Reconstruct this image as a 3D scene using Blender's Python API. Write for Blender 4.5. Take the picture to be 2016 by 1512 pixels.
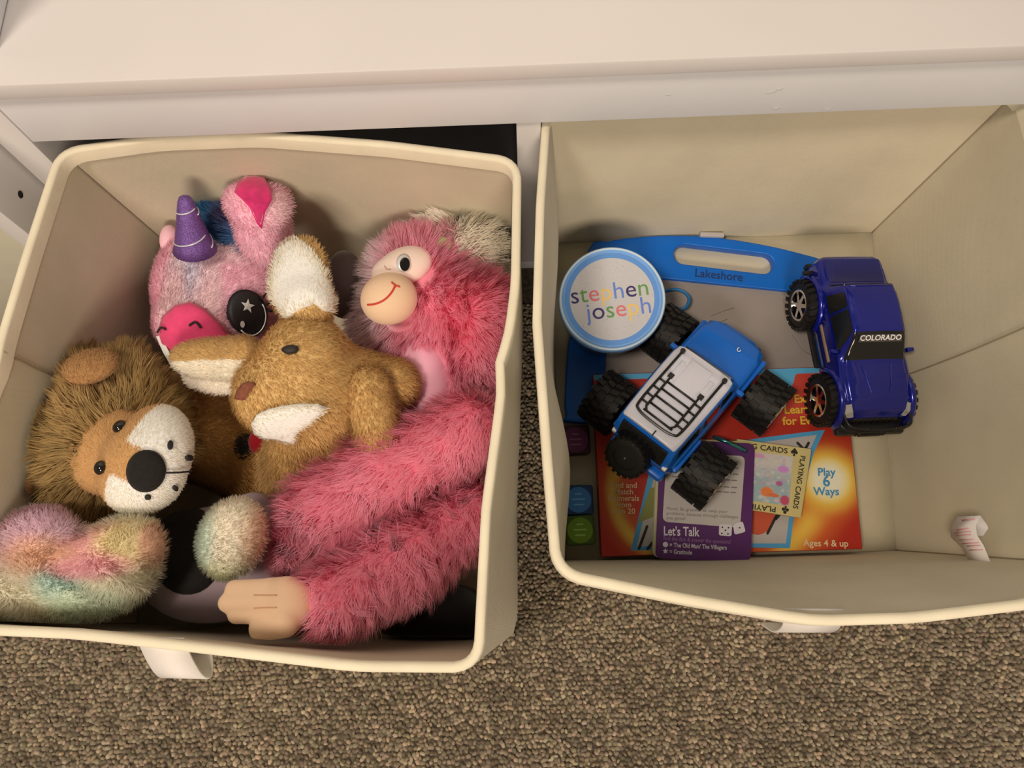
import bpy, bmesh, math, random
import numpy as np
from mathutils import Vector, Matrix

for o in list(bpy.data.objects):
    bpy.data.objects.remove(o)
scene = bpy.context.scene
col = scene.collection

# ------------------------------------------------------------------ camera
FPX = 1514.0
RW = np.array([[0.99935224, 0.03275943, 0.01489698],
               [-0.02653351, 0.9503781, -0.30996361],
               [-0.02431199, 0.30936756, 0.95063171]])
CW = np.array([-0.00992469, -0.34841997, 0.46701972])
cd = bpy.data.cameras.new('camera')
cd.sensor_fit = 'HORIZONTAL'
cd.sensor_width = 36.0
cd.lens = FPX * 36.0 / 2016.0
cd.clip_start = 0.01
cam = bpy.data.objects.new('camera', cd)
col.objects.link(cam)
mw = Matrix.Identity(4)
for i in range(3):
    for j in range(3):
        mw[i][j] = float(RW[i, j])
    mw[i][3] = float(CW[i])
cam.matrix_world = mw
scene.camera = cam

# ------------------------------------------------------------------ light
w = bpy.data.worlds.new('room_ambient')
scene.world = w
w.use_nodes = True
w.node_tree.nodes['Background'].inputs[0].default_value = (1.0, 0.84, 0.68, 1)
w.node_tree.nodes['Background'].inputs[1].default_value = 0.19

def area(name, loc, target, size, power, color):
    l = bpy.data.lights.new(name, 'AREA')
    l.shape = 'DISK'
    l.size = size
    l.energy = power
    l.color = color
    o = bpy.data.objects.new(name, l)
    col.objects.link(o)
    o.location = loc
    d = Vector(target) - Vector(loc)
    o.rotation_euler = d.to_track_quat('-Z', 'Y').to_euler()
    return o

area('ceiling_lamp_light', (-0.66, -0.70, 1.78), (-0.05, -0.2, -0.15), 0.35, 22.0, (1.0, 0.83, 0.66))
area('room_lamp_light', (0.05, -2.05, 1.30), (0, -0.1, 0), 0.70, 33.0, (1.0, 0.82, 0.66))

scene.view_settings.view_transform = 'Standard'
scene.view_settings.look = 'None'
scene.view_settings.gamma = 1.0
scene.view_settings.use_curve_mapping = False
scene.view_settings.exposure = -0.22

# ------------------------------------------------------------------ helpers
def lin(c):
    c = c / 255.0
    return c / 12.92 if c <= 0.04045 else ((c + 0.055) / 1.055) ** 2.4
WHITE = (224, 209, 190)          # white paint as the photograph shows it
def alb(rgb, k=1.0):
    """colour seen in the photograph -> reflectance, relative to the white paint"""
    return tuple(min(0.92, lin(c) / lin(q) * 0.80 * k) for c, q in zip(rgb, WHITE))

def ray(px, py):
    v = np.array([(px - 1008.0) / FPX, -(py - 756.0) / FPX, -1.0])
    return RW @ v
def P(px, py, z):
    r = ray(px, py)
    return CW + r * ((z - CW[2]) / r[2])
def PY(px, py, y):
    r = ray(px, py)
    return CW + r * ((y - CW[1]) / r[1])
def MPP(px, py, z):
    r = ray(px, py)
    return ((z - CW[2]) / r[2]) / FPX

ORG = {}
def thing(name, loc, label, cat, group=None, rot=None):
    o = bpy.data.objects.new(name, None)
    o.empty_display_size = 0.02
    col.objects.link(o)
    o.location = [float(c) for c in loc]
    if rot is not None:
        o.rotation_euler = rot
    o['label'] = label
    o['category'] = cat
    if group:
        o['group'] = group
    ORG[o.name] = np.array([float(c) for c in loc])
    return o
def tag(o, label, cat, group=None):
    o['label'] = label
    o['category'] = cat
    if group:
        o['group'] = group
    return o

def mk(name, verts, faces, mat, parent=None, smooth=True, local=False, label=None, autosmooth=None):
    verts = np.asarray(verts, float)
    if parent is not None and not local:
        verts = verts - ORG[parent.name]
    me = bpy.data.meshes.new(name)
    me.from_pydata([tuple(map(float, v)) for v in verts], [], [tuple(int(i) for i in f) for f in faces])
    me.update()
    o = bpy.data.objects.new(name, me)
    col.objects.link(o)
    if mat:
        me.materials.append(mat)
    if smooth:
        me.polygons.foreach_set('use_smooth', [True] * len(me.polygons))
        if autosmooth:
            me.set_sharp_from_angle(angle=math.radians(autosmooth))
    if parent is not None:
        o.parent = parent
        ORG[o.name] = ORG[parent.name]
    else:
        ORG[o.name] = np.zeros(3)
    if label:
        o['label'] = label
    return o

def from_bm(name, bm, mat, parent=None, smooth=False, local=False, label=None, autosmooth=None, mtx=None):
    if mtx is not None:
        bm.transform(mtx)
    bmesh.ops.recalc_face_normals(bm, faces=bm.faces)
    bm.verts.index_update()
    v = [tuple(x.co) for x in bm.verts]
    f = [[x.index for x in fc.verts] for fc in bm.faces]
    bm.free()
    return mk(name, v, f, mat, parent, smooth, local, label, autosmooth)

def box_bm(lo, hi, bevel=0.0, seg=2):
    bm = bmesh.new()
    bmesh.ops.create_cube(bm, size=1.0)
    lo = Vector(lo); hi = Vector(hi)
    for v in bm.verts:
        v.co = Vector((lo[i] + (v.co[i] + 0.5) * (hi[i] - lo[i]) for i in range(3)))
    if bevel > 0:
        bmesh.ops.bevel(bm, geom=list(bm.edges), offset=bevel, segments=seg, affect='EDGES', profile=0.5)
    return bm

def box(name, lo, hi, mat, parent=None, bevel=0.0, local=False, label=None):
    return from_bm(name, box_bm(lo, hi, bevel), mat, parent, smooth=bevel > 0, local=local, label=label, autosmooth=40)

def tube(pts, r, n=8, closed=False, caps=True):
    """verts, faces of a tube through pts; r scalar or list"""
    pts = np.asarray(pts, float)
    m = len(pts)
    rr = np.full(m, r, float) if np.isscalar(r) else np.asarray(r, float)
    if closed:
        tg = np.roll(pts, -1, 0) - np.roll(pts, 1, 0)
    else:
        tg = np.gradient(pts, axis=0)
    tg /= np.linalg.norm(tg, axis=1)[:, None] + 1e-12
    up = np.array([0, 0, 1.0])
    if abs(tg[0] @ up) > 0.9:
        up = np.array([1.0, 0, 0])
    V = []
    u = up - (up @ tg[0]) * tg[0]
    u /= np.linalg.norm(u)
    for i in range(m):
        u = u - (u @ tg[i]) * tg[i]
        u /= np.linalg.norm(u)
        b = np.cross(tg[i], u)
        for k in range(n):
            a = 2 * math.pi * k / n
            V.append(pts[i] + rr[i] * (math.cos(a) * u + math.sin(a) * b))
    F = []
    for i in range(m if closed else m - 1):
        j = (i + 1) % m
        for k in range(n):
            l = (k + 1) % n
            F.append((i * n + k, i * n + l, j * n + l, j * n + k))
    if caps and not closed:
        F.append(tuple(range(n))[::-1])
        F.append(tuple(range((m - 1) * n, m * n)))
    return V, F
def tubeobj(name, pts, r, mat, parent=None, n=8, closed=False, local=False, label=None):
    V, F = tube(pts, r, n, closed)
    return mk(name, V, F, mat, parent, True, local, label)

def catmull(pts, n=8, closed=False):
    pts = [np.asarray(p, float) for p in pts]
    out = []
    m = len(pts)
    rng = range(m if closed else m - 1)
    for i in rng:
        if closed:
            a, b, c, d = pts[(i - 1) % m], pts[i], pts[(i + 1) % m], pts[(i + 2) % m]
        else:
            a, b, c, d = pts[max(i - 1, 0)], pts[i], pts[i + 1], pts[min(i + 2, m - 1)]
        for k in range(n):
            t = k / n
            out.append(0.5 * ((2 * b) + (c - a) * t + (2 * a - 5 * b + 4 * c - d) * t * t + (3 * b - a - 3 * c + d) * t ** 3))
    if not closed:
        out.append(pts[-1])
    return np.array(out)

# ------------------------------------------------------------------ materials
def material(name, color, rough=0.6, noise=0.0, nscale=60.0, bump=0.0, bscale=400.0, metal=0.0,
             coat=0.0, sheen=0.0, spec=0.5, alpha=1.0, transmission=0.0, attr=False, stretch=None, color2=None, glow=None):
    m = bpy.data.materials.new(name)
    m.use_nodes = True
    nt = m.node_tree
    b = nt.nodes['Principled BSDF']
    b.inputs['Roughness'].default_value = rough
    b.inputs['Metallic'].default_value = metal
    b.inputs['Specular IOR Level'].default_value = spec
    b.inputs['Coat Weight'].default_value = coat
    b.inputs['Sheen Weight'].default_value = sheen
    b.inputs['Alpha'].default_value = alpha
    b.inputs['Transmission Weight'].default_value = transmission
    c = (*color, 1.0)
    b.inputs['Base Color'].default_value = c
    tc = nt.nodes.new('ShaderNodeTexCoord')
    src = tc.outputs['Object']
    if stretch:
        mp = nt.nodes.new('ShaderNodeMapping')
        mp.inputs['Scale'].default_value = stretch
        nt.links.new(src, mp.inputs['Vector'])
        src = mp.outputs['Vector']
    if attr:
        a = nt.nodes.new('ShaderNodeAttribute')
        a.attribute_name = 'Col'
        nt.links.new(a.outputs['Color'], b.inputs['Base Color'])
    elif noise > 0 or color2:
        n = nt.nodes.new('ShaderNodeTexNoise')
        n.inputs['Scale'].default_value = nscale
        n.inputs['Detail'].default_value = 4.0
        nt.links.new(src, n.inputs['Vector'])
        mx = nt.nodes.new('ShaderNodeMix')
        mx.data_type = 'RGBA'
        mx.inputs['A'].default_value = tuple(x * (1 - noise) for x in color) + (1,)
        mx.inputs['B'].default_value = (tuple(color2) if color2 else tuple(min(1, x * (1 + noise)) for x in color)) + (1,)
        r = nt.nodes.new('ShaderNodeMapRange')
        r.inputs['From Min'].default_value = 0.3
        r.inputs['From Max'].default_value = 0.7
        nt.links.new(n.outputs['Fac'], r.inputs['Value'])
        nt.links.new(r.outputs['Result'], mx.inputs['Factor'])
        nt.links.new(mx.outputs['Result'], b.inputs['Base Color'])
    if bump > 0:
        n2 = nt.nodes.new('ShaderNodeTexNoise')
        n2.inputs['Scale'].default_value = bscale
        n2.inputs['Detail'].default_value = 3.0
        nt.links.new(src, n2.inputs['Vector'])
        bp = nt.nodes.new('ShaderNodeBump')
        bp.inputs['Strength'].default_value = bump
        bp.inputs['Distance'].default_value = 0.001
        nt.links.new(n2.outputs['Fac'], bp.inputs['Height'])
        nt.links.new(bp.outputs['Normal'], b.inputs['Normal'])
    if glow:
        b.inputs['Emission Color'].default_value = (*glow[:3], 1)
        b.inputs['Emission Strength'].default_value = glow[3]
    return m

def fabric_material(name, color):
    """woven non-woven cloth: fine weave bump and faint blotches"""
    m = material(name, color, rough=0.9, noise=0.07, nscale=14.0, spec=0.2, sheen=0.15)
    nt = m.node_tree
    b = nt.nodes['Principled BSDF']
    tc = nt.nodes['Texture Coordinate']
    wv = []
    for d in ('X', 'Z', 'Y'):
        wn = nt.nodes.new('ShaderNodeTexWave')
        wn.bands_direction = d
        wn.inputs['Scale'].default_value = 320.0
        wn.inputs['Distortion'].default_value = 1.5
        nt.links.new(tc.outputs['Object'], wn.inputs['Vector'])
        wv.append(wn)
    a1 = nt.nodes.new('ShaderNodeMath'); a1.operation = 'ADD'
    nt.links.new(wv[0].outputs['Fac'], a1.inputs[0]); nt.links.new(wv[1].outputs['Fac'], a1.inputs[1])
    a2 = nt.nodes.new('ShaderNodeMath'); a2.operation = 'ADD'
    nt.links.new(a1.outputs[0], a2.inputs[0]); nt.links.new(wv[2].outputs['Fac'], a2.inputs[1])
    bp = nt.nodes.new('ShaderNodeBump')
    bp.inputs['Strength'].default_value = 0.12
    bp.inputs['Distance'].default_value = 0.0005
    nt.links.new(a2.outputs[0], bp.inputs['Height'])
    nt.links.new(bp.outputs['Normal'], b.inputs['Normal'])
    return m

MT = {}
MT['white'] = material('white_lacquer', alb((216, 200, 183)), rough=0.38, noise=0.02, nscale=9, bump=0.02, bscale=60, spec=0.4)
MT['white2'] = material('white_board', alb((222, 210, 196)), rough=0.5, noise=0.02, nscale=12)
MT['cream'] = material('cream_board', alb((206, 190, 158)), rough=0.5, noise=0.02)
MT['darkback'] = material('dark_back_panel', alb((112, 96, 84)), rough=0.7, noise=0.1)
MT['hole'] = material('dark_hole', (0.01, 0.008, 0.006), rough=0.8)
MT['wall'] = material('wall_paint', alb((215, 202, 182)), rough=0.8, noise=0.02, bump=0.05, bscale=120)
MT['fabric'] = fabric_material('beige_bin_cloth', alb((204, 184, 148)))
MT['binding'] = material('beige_binding_tape', alb((230, 209, 170)), rough=0.85, noise=0.05, nscale=40, bump=0.15, bscale=900, spec=0.2, sheen=0.2)
MT['seam'] = material('seam_and_corner_shade', alb((150, 130, 98)), rough=0.9)  # darker than the cloth: fold seams, and shade painted into the corners
MT['strap'] = material('strap_cloth', alb((224, 206, 184)), rough=0.85, noise=0.04, bump=0.1, bscale=700, sheen=0.2)
MT['carpet'] = material('carpet_backing', (0.105, 0.084, 0.058), rough=0.95, noise=0.55, nscale=230, bump=1.0, bscale=260)
MT['pile'] = material('carpet_loops', (0.2, 0.16, 0.12), rough=0.95, attr=True, spec=0.1, sheen=0.2)

# ------------------------------------------------------------------ setting
CARPET = -0.275
fl = mk('floor', [(-2, -2.4, CARPET), (2, -2.4, CARPET), (2, 0.42, CARPET), (-2, 0.42, CARPET)], [(0, 1, 2, 3)], MT['carpet'], smooth=False)
fl['kind'] = 'structure'
fl['label'] = 'brown flecked loop pile carpet floor'
wb = box('wall_back', (-2, 0.42, CARPET), (2, 0.5, 2.2), MT['wall'])
wb['kind'] = 'structure'
wb['label'] = 'plain cream wall behind the cabinet'

def carpet_pile():
    rng = np.random.default_rng(5)
    s = 0.0039
    xs = np.arange(-0.80, 0.78, s)
    ys = np.arange(-0.82, -0.02, s)
    X, Y = np.meshgrid(xs, ys)
    X = X + (np.arange(len(ys)) % 2)[:, None] * s * 0.5
    p = np.stack([X.ravel(), Y.ravel()], 1)
    p += rng.normal(0, s * 0.2, p.shape)
    # loops are only grown where the bins and cabinet leave the floor open
    keep = (p[:, 1] < -0.262) | (np.abs(p[:, 0] - 0.0) < 0.05)
    p = p[keep]
    n = len(p)
    # a low dome: ring of 5 at base, ring of 5 at mid, top vertex
    k = 5
    ang = np.arange(k) * 2 * np.pi / k
    rad = s * rng.uniform(0.46, 0.72, n)
    asp = rng.uniform(0.75, 1.3, n)
    rot = rng.uniform(0, np.pi, n)
    h = rng.uniform(0.0018, 0.0042, n)
    V = np.zeros((n, 2 * k + 1, 3))
    ca, sa = np.cos(rot), np.sin(rot)
    off = rng.normal(0, 0.0006, (n, 2))
    for ring, (rs, hs) in enumerate(((1.0, 0.0), (0.82, 0.62))):
        for j in range(k):
            lx = np.cos(ang[j]) * rad * asp * rs
            ly = np.sin(ang[j]) * rad / asp * rs
            V[:, ring * k + j, 0] = p[:, 0] + lx * ca - ly * sa + off[:, 0] * hs
            V[:, ring * k + j, 1] = p[:, 1] + lx * sa + ly * ca + off[:, 1] * hs
            V[:, ring * k + j, 2] = CARPET + h * hs
    V[:, 2 * k, :2] = p + off
    V[:, 2 * k, 2] = CARPET + h
    T = []
    for j in range(k):
        l = (j + 1) % k
        T += [(j, l, k + l), (j, k + l, k + j), (k + j, k + l, 2 * k)]
    T = np.array(T)
    F = (T[None] + (np.arange(n) * (2 * k + 1))[:, None, None]).reshape(-1, 3)
    g = rng.random(n)
    tone = np.where(g < 0.25, 0.65, np.where(g < 0.8, 1.0, 1.5)) * rng.uniform(0.8, 1.2, n)
    blot = 1 + 0.12 * np.sin(p[:, 0] * 47 + 2 * np.sin(p[:, 1] * 31)) * np.sin(p[:, 1] * 59)
    base = np.array([0.265, 0.22, 0.158])
    C = base[None] * (tone * blot)[:, None] * rng.uniform(0.94, 1.06, (n, 3))
    C = np.repeat(np.concatenate([C, np.ones((n, 1))], 1), 2 * k + 1, 0)
    return rawmesh('carpet_pile', V.reshape(-1, 3), F, MT['pile'], fl, C)

def rawmesh(name, V, F, mat, parent=None, colors=None, normals=None, smooth=True):
    """fast numpy mesh of triangles"""
    V = np.asarray(V, np.float32)
    if parent is not None:
        V = V - ORG[parent.name].astype(np.float32)
    F = np.asarray(F, np.int32)
    k = F.shape[1]
    me = bpy.data.meshes.new(name)
    me.vertices.add(len(V))
    me.vertices.foreach_set('co', V.ravel())
    me.loops.add(F.size)
    me.loops.foreach_set('vertex_index', F.ravel())
    me.polygons.add(len(F))
    me.polygons.foreach_set('loop_start', np.arange(0, F.size, k, dtype=np.int32))
    me.update(calc_edges=True)
    me.polygons.foreach_set('use_smooth', np.full(len(F), smooth))
    if colors is not None:
        at = me.color_attributes.new('Col', 'FLOAT_COLOR', 'POINT')
        at.data.foreach_set('color', np.asarray(colors, np.float32).ravel())
    if normals is not None:
        me.normals_split_custom_set_from_vertices(np.asarray(normals, np.float32))
    me.materials.append(mat)
    o = bpy.data.objects.new(name, me)
    col.objects.link(o)
    if parent is not None:
        o.parent = parent
        ORG[o.name] = ORG[parent.name]
    else:
        ORG[o.name] = np.zeros(3)
    return o

cp = carpet_pile()
cp['kind'] = 'stuff'

# ------------------------------------------------------------------ cabinet
cab = thing('storage_cabinet', (0, 0.18, CARPET), 'white lacquered storage cabinet whose open cubbies hold the two cloth bins', 'cabinet')
CF = -0.222                                   # cubby floor
box('top_board', (-0.386, -0.006, 0.0525), (0.75, 0.40, 0.0665), MT['white'], cab, 0.0016)
box('front_rail', (-0.3595, 0.0, 0.0), (0.735, 0.018, 0.0515), MT['white2'], cab, 0.0008)
box('side_panel', (-0.384, 0.0, CARPET + 0.001), (-0.3605, 0.40, 0.0515), MT['white'], cab, 0.001)
box('divider', (-0.009, 0.003, CF), (0.009, 0.385, 0.0505), MT['white'], cab, 0.001)
box('divider', (0.371, 0.003, CF), (0.389, 0.385, 0.0505), MT['white'], cab, 0.001)
box('side_panel', (0.735, 0.0, CARPET + 0.001), (0.75, 0.40, 0.0515), MT['white'], cab, 0.001)
box('bottom_board', (-0.3600, 0.004, CF - 0.016), (0.7345, 0.39, CF - 0.0005), MT['white2'], cab, 0.001)
box('plinth', (-0.3600, 0.03, CARPET + 0.001), (0.7345, 0.045, CF - 0.017), MT['white2'], cab)
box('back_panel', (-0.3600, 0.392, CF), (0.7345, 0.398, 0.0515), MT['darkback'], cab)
# faint grey scuffs on the rail's face
for (px, py, ang, ln) in ((1518, 182, 0.5, 22), (1535, 176, 0.6, 14), (1630, 216, 0.1, 12), (1315, 187, 0.0, 9), (1528, 214, 0.2, 16)):
    a = PY(px, py, -0.0003)
    d = np.array([math.cos(ang), 0, math.sin(ang) * 0.5]) * ln * 0.00018
    V, F = tube([a - d, a, a + d], [0.0001, 0.0004, 0.0001], 5)
    mk('scuff_mark', V, F, MT.setdefault('scuff', material('scuff_grey', alb((190, 178, 162)), rough=0.7)), cab)

# neighbouring unit at the far left, standing a little further out
nb = thing('bookcase', (-0.43, 0.15, CARPET), 'white bookcase side with a drilled peg hole, left of the cabinet', 'bookcase')
bm = box_bm((-0.402, -0.046, CARPET + 0.001), (-0.3865, 0.40, 0.04), 0.001)
from_bm('side_panel', bm, MT['white'], nb, True, autosmooth=40)
box('front_board', (-0.75, -0.040, CARPET + 0.001), (-0.4025, -0.024, 0.04), MT['cream'], nb, 0.001)
box('top_board', (-0.75, -0.04, 0.0405), (-0.3865, 0.40, 0.052), MT['white'], nb, 0.001)
hp = np.array([-0.3865, 0.0, 0.0])
r = ray(40, 383); t = (-0.3865 - CW[0]) / r[0]; hp = CW + r * t
V, F = tube([hp + np.array([-0.004, 0, 0]), hp + np.array([0.0003, 0, 0])], 0.0029, 14)
mk('peg_hole', V, F, MT['hole'], nb)

# white carton standing on the top board, far left
cb = thing('white_carton', (-0.44, 0.15, 0.0667), 'white carton standing on the cabinet top in the upper left corner', 'box')
box('carton_body', (-0.52, 0.02, 0.0668), (-0.3445, 0.33, 0.19), MT['white2'], cb, 0.002)
box('carton_lid', (-0.523, 0.016, 0.15), (-0.3435, 0.334, 0.1915), MT['white'], cb, 0.002)

# ------------------------------------------------------------------ cloth bins
def polyline_at(pts, s):
    """points along a polyline (list of np) at normalised positions s"""
    pts = np.asarray(pts, float)
    L = np.r_[0, np.cumsum(np.linalg.norm(np.diff(pts, axis=0), axis=1))]
    L /= L[-1]
    return np.stack([np.interp(s, L, pts[:, i]) for i in range(3)], 1)

def bin_wall(name, top, bot, bulge, mat, parent, nu=28, nv=14, th=0.0045, inward=None):
    """wall between a rim polyline (top) and a base polyline; bulge(u,v)->metres inward"""
    u = np.linspace(0, 1, nu); v = np.linspace(0, 1, nv)
    T = polyline_at(top, u); B = polyline_at(bot, u)
    V = []
    for j in range(nv):
        row = T * (1 - v[j]) + B * v[j]
        off = np.array([bulge(uu, v[j]) for uu in u])
        V.append(row + off[:, None] * inward[None])
    V = np.concatenate(V)
    inn = np.asarray(inward, float)
    tu = th * np.minimum(1.0, np.minimum(u, 1 - u) * 18 + 0.12)
    V2 = V - inn[None] * np.tile(tu, nv)[:, None]
    F = []
    N = nu * nv
    for j in range(nv - 1):
        for i in range(nu - 1):
            a = j * nu + i
            q = (a, a + 1, a + nu + 1, a + nu)
            F.append(q)
            F.append(tuple(x + N for x in q[::-1]))
    for i in range(nu - 1):
        F.append((i, i + N, i + 1 + N, i + 1))
        a = (nv - 1) * nu + i
        F.append((a, a + 1, a + 1 + N, a + N))
    for j in range(nv - 1):
        a = j * nu
        F.append((a, a + nu, a + nu + N, a + N))
        a = j * nu + nu - 1
        F.append((a, a + N, a + nu + N, a + nu))
    o = mk(name, np.concatenate([V, V2]), F, mat, parent, True, autosmooth=50)
    bmx = bmesh.new(); bmx.from_mesh(o.data); bmesh.ops.recalc_face_normals(bmx, faces=bmx.faces); bmx.to_mesh(o.data); bmx.free()
    return o, V.reshape(nv, nu, 3)

def binding(name, path, closed, mat, parent, w=0.0031, h=0.011):
    """folded tape over the rim: rounded inverted U profile swept along the rim"""
    path = np.asarray(path, float)
    m = len(path)
    tg = (np.roll(path, -1, 0) - np.roll(path, 1, 0)) if closed else np.gradient(path, axis=0)
    tg[:, 2] = 0
    tg /= np.linalg.norm(tg, axis=1)[:, None]
    prof = []
    for a in np.linspace(-90, 90, 7):
        prof.append((math.sin(math.radians(a)) * w, math.cos(math.radians(a)) * w * 0.75))
    prof = [(-w * 1.02, -h)] + prof + [(w * 1.02, -h)]
    V = []
    for i in range(m):
        sd = np.array([tg[i][1], -tg[i][0], 0])
        for a, b in prof:
            V.append(path[i] + sd * a + np.array([0, 0, b]))
    k = len(prof)
    F = []
    for i in range(m if closed else m - 1):
        j = (i + 1) % m
        for q in range(k):
            l = (q + 1) % k
            F.append((i * k + q, j * k + q, j * k + l, i * k + l))
    return mk(name, V, F, mat, parent, True, autosmooth=60)

def rnd_path(corners, edges, r=0.008):
    """closed path through 4 edge polylines, corners slightly rounded by resampling"""
    pts = []
    for e in edges:
        e = np.asarray(e, float)
        q = polyline_at(e, np.linspace(0.035, 0.965, 30))
        pts.append(q)
    out = []
    for i, q in enumerate(pts):
        a, b = q[-1], pts[(i + 1) % 4][0]
        c = (np.asarray(edges[i])[-1] + np.asarray(edges[(i + 1) % 4])[0]) / 2
        out.extend(list(q))
        for t in (0.2, 0.4, 0.6, 0.8):
            out.append((1 - t) ** 2 * a + 2 * t * (1 - t) * c + t * t * b)
    return np.array(out)

def make_bin(label, rim, base, bulges, name='fabric_storage_bin'):
    """rim/base: dict of polylines back(l->r), right(b->f), front(r->l), left(f->b)"""
    allp = np.concatenate([np.asarray(base[k]) for k in base])
    cen = allp.mean(0)
    t = thing(name, (cen[0], cen[1], allp[:, 2].min()), label, 'storage bin', 'cloth bins pulled from the cabinet')
    grids = {}
    for k, inw in (('back', (0, -1, 0)), ('right', (-1, 0, 0)), ('front', (0, 1, 0)), ('left', (1, 0, 0))):
        o, g = bin_wall(k + '_wall' if False else 'side_wall', rim[k], base[k], bulges[k], MT['fabric'], t, inward=np.array(inw, float))
        grids[k] = g
    b = [np.asarray(base[k])[0] for k in ('back', 'right', 'front', 'left')]
    fv = []
    n = 12
    for j in range(n):
        for i in range(n):
            u, v = i / (n - 1), j / (n - 1)
            fv.append((b[0] * (1 - u) + b[1] * u) * (1 - v) + (b[3] * (1 - u) + b[2] * u) * v + np.array([0, 0, 0.0015]))
    ff = [(j * n + i, j * n + i + 1, (j + 1) * n + i + 1, (j + 1) * n + i) for j in range(n - 1) for i in range(n - 1)]
    fo = mk('base_panel', fv, ff, MT['fabric'], t)
    sm = fo.modifiers.new('thick', 'SOLIDIFY'); sm.thickness = 0.004; sm.offset = -1
    path = rnd_path(None, [grids[k][0] - np.array(i) * 0.00225 for k, i in (('back', (0, -1, 0)), ('right', (-1, 0, 0)), ('front', (0, 1, 0)), ('left', (1, 0, 0)))])
    binding('rim_binding', path, True, MT['binding'], t)
    # inside corner seams: darker tubes that paint in the shading between walls
    for k in ('back', 'right', 'front', 'left'):
        g = grids[k][:, 0]
        inw = {'back': (1, -1), 'right': (-1, -1), 'front': (-1, 1), 'left': (1, 1)}[k]
        pts = g[1:] + np.array([inw[0] * 0.0004, inw[1] * 0.0004, 0])
        tubeobj('corner_shade_seam', pts, 0.0006, MT['seam'], t, 5)
    return t, grids

z0 = -0.012
# left bin -----------------------------------------------------------------
Lr = {
 'back': [P(124, 303, z0), P(300, 278, z0), P(500, 270, z0), P(760, 290, z0), P(1012, 322, z0)],
 'right': [P(1012, 322, z0), P(1008, 560, z0), P(978, 790, z0), P(950, 1000, z0), P(934, 1306, z0)],
 'front': [P(934, 1306, z0), P(700, 1304, z0), P(400, 1268, z0), P(150, 1240, z0), P(-190, 1225, z0)],
 'left': [P(-190, 1225, z0), P(-85, 960, z0), P(-5, 715, z0), P(60, 500, z0), P(124, 303, z0)],
}
lb = [np.array([-0.338, 0.012, -0.220]), np.array([-0.018, 0.004, -0.220]), P(1010, 1247, -0.268), np.array([-0.372, -0.330, -0.268])]
Lb = {'back': [lb[0], lb[1]], 'right': [lb[1], lb[2]], 'front': [lb[2], lb[3]], 'left': [lb[3], lb[0]]}
def bump2(u, v): return math.sin(math.pi * u) * math.sin(math.pi * v)
fold = lambda u, c: math.exp(-((u - c) / 0.035) ** 2)
LBUL = {
 'back': lambda u, v: -0.006 * bump2(u, v),
 'right': lambda u, v: -0.006 * bump2(u, v) + 0.004 * fold(u, 0.45) * (1 - v) ** 3,
 'front': lambda u, v: -0.004 * bump2(u, v),
 'left': lambda u, v: -0.006 * bump2(u, v) + 0.002 * fold(u, 0.5) * (1 - v),
}
binL, gL = make_bin('beige cloth storage bin filled with plush toys', Lr, Lb, LBUL)
# right bin ----------------------------------------------------------------
zr = 0.004
Rr = {
 'back': [np.array([0.0165, 0.022, -0.012]), np.array([0.18, 0.034, -0.012]), np.array([0.3605, 0.022, -0.012])],
 'right': [np.array([0.3605, 0.022, -0.012]), np.array([0.366, -0.15, -0.004]), np.array([0.345, -0.322, zr])],
 'front': [np.array([0.345, -0.322, zr]), P(2016, 1182, zr), P(1800, 1208, zr), P(1600, 1214, zr), P(1350, 1172, zr), P(1104, 1122, zr)],
 'left': [P(1104, 1122, zr), P(1087, 930, 0), P(1064, 630, -0.005), P(1070, 400, -0.01), np.array([0.0165, 0.022, -0.012])],
}
RFB, RFF = -0.216, -0.262
rb = [np.array([0.020, 0.017, RFB]), np.array([0.3355, 0.0165, RFB]), np.array([0.3255, -0.284, RFF]), np.array([0.022, -0.284, RFF])]
Rb = {'back': [rb[0], rb[1]], 'right': [rb[1], rb[2]], 'front': [rb[2], rb[3]], 'left': [rb[3], rb[0]]}
RBUL = {
 'back': lambda u, v: 0.004 * bump2(u, v) * math.sin(3 * u),
 'right': lambda u, v: -0.008 * bump2(u, v),
 'front': lambda u, v: 0.004 * bump2(u, v),
 'left': lambda u, v: 0.011 * math.exp(-((u - 0.24) / 0.17) ** 2) * math.sin(math.pi * min(1, v * 1.1)) + 0.008 * math.exp(-((u - 0.85) / 0.2) ** 2) * math.sin(math.pi * v),
}
binR, gR = make_bin('beige cloth storage bin holding toy trucks and games', Rr, Rb, RBUL)

# fold seams on the side walls
def wall_seam(t, g, u, inw, label=None, a=0, b=None):
    nv, nu, _ = g.shape
    x = u * (nu - 1); i = int(x); fr = x - i
    pts = g[a:b, i] * (1 - fr) + g[a:b, min(i + 1, nu - 1)] * fr
    tubeobj('fold_seam', pts + np.array(inw) * 0.0004, 0.0007, MT['seam'], t, 5)
wall_seam(binR, gR['right'], 0.49, (-1, 0, 0))
wall_seam(binL, gL['left'], 0.53, (1, 0, 0))
wall_seam(binL, gL['right'], 0.60, (1, 0, 0), a=0, b=5)

def strap(t, pts, width, wdir, name='pull_strap'):
    pts = catmull(pts, 6)
    wdir = np.asarray(wdir, float); wdir /= np.linalg.norm(wdir)
    V = []
    for p in pts:
        V += [p - wdir * width / 2, p + wdir * width / 2]
    F = [(2 * i, 2 * i + 1, 2 * i + 3, 2 * i + 2) for i in range(len(pts) - 1)]
    o = mk(name, V, F, MT['strap'], t)
    s = o.modifiers.new('thick', 'SOLIDIFY'); s.thickness = 0.0016
    return o
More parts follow.
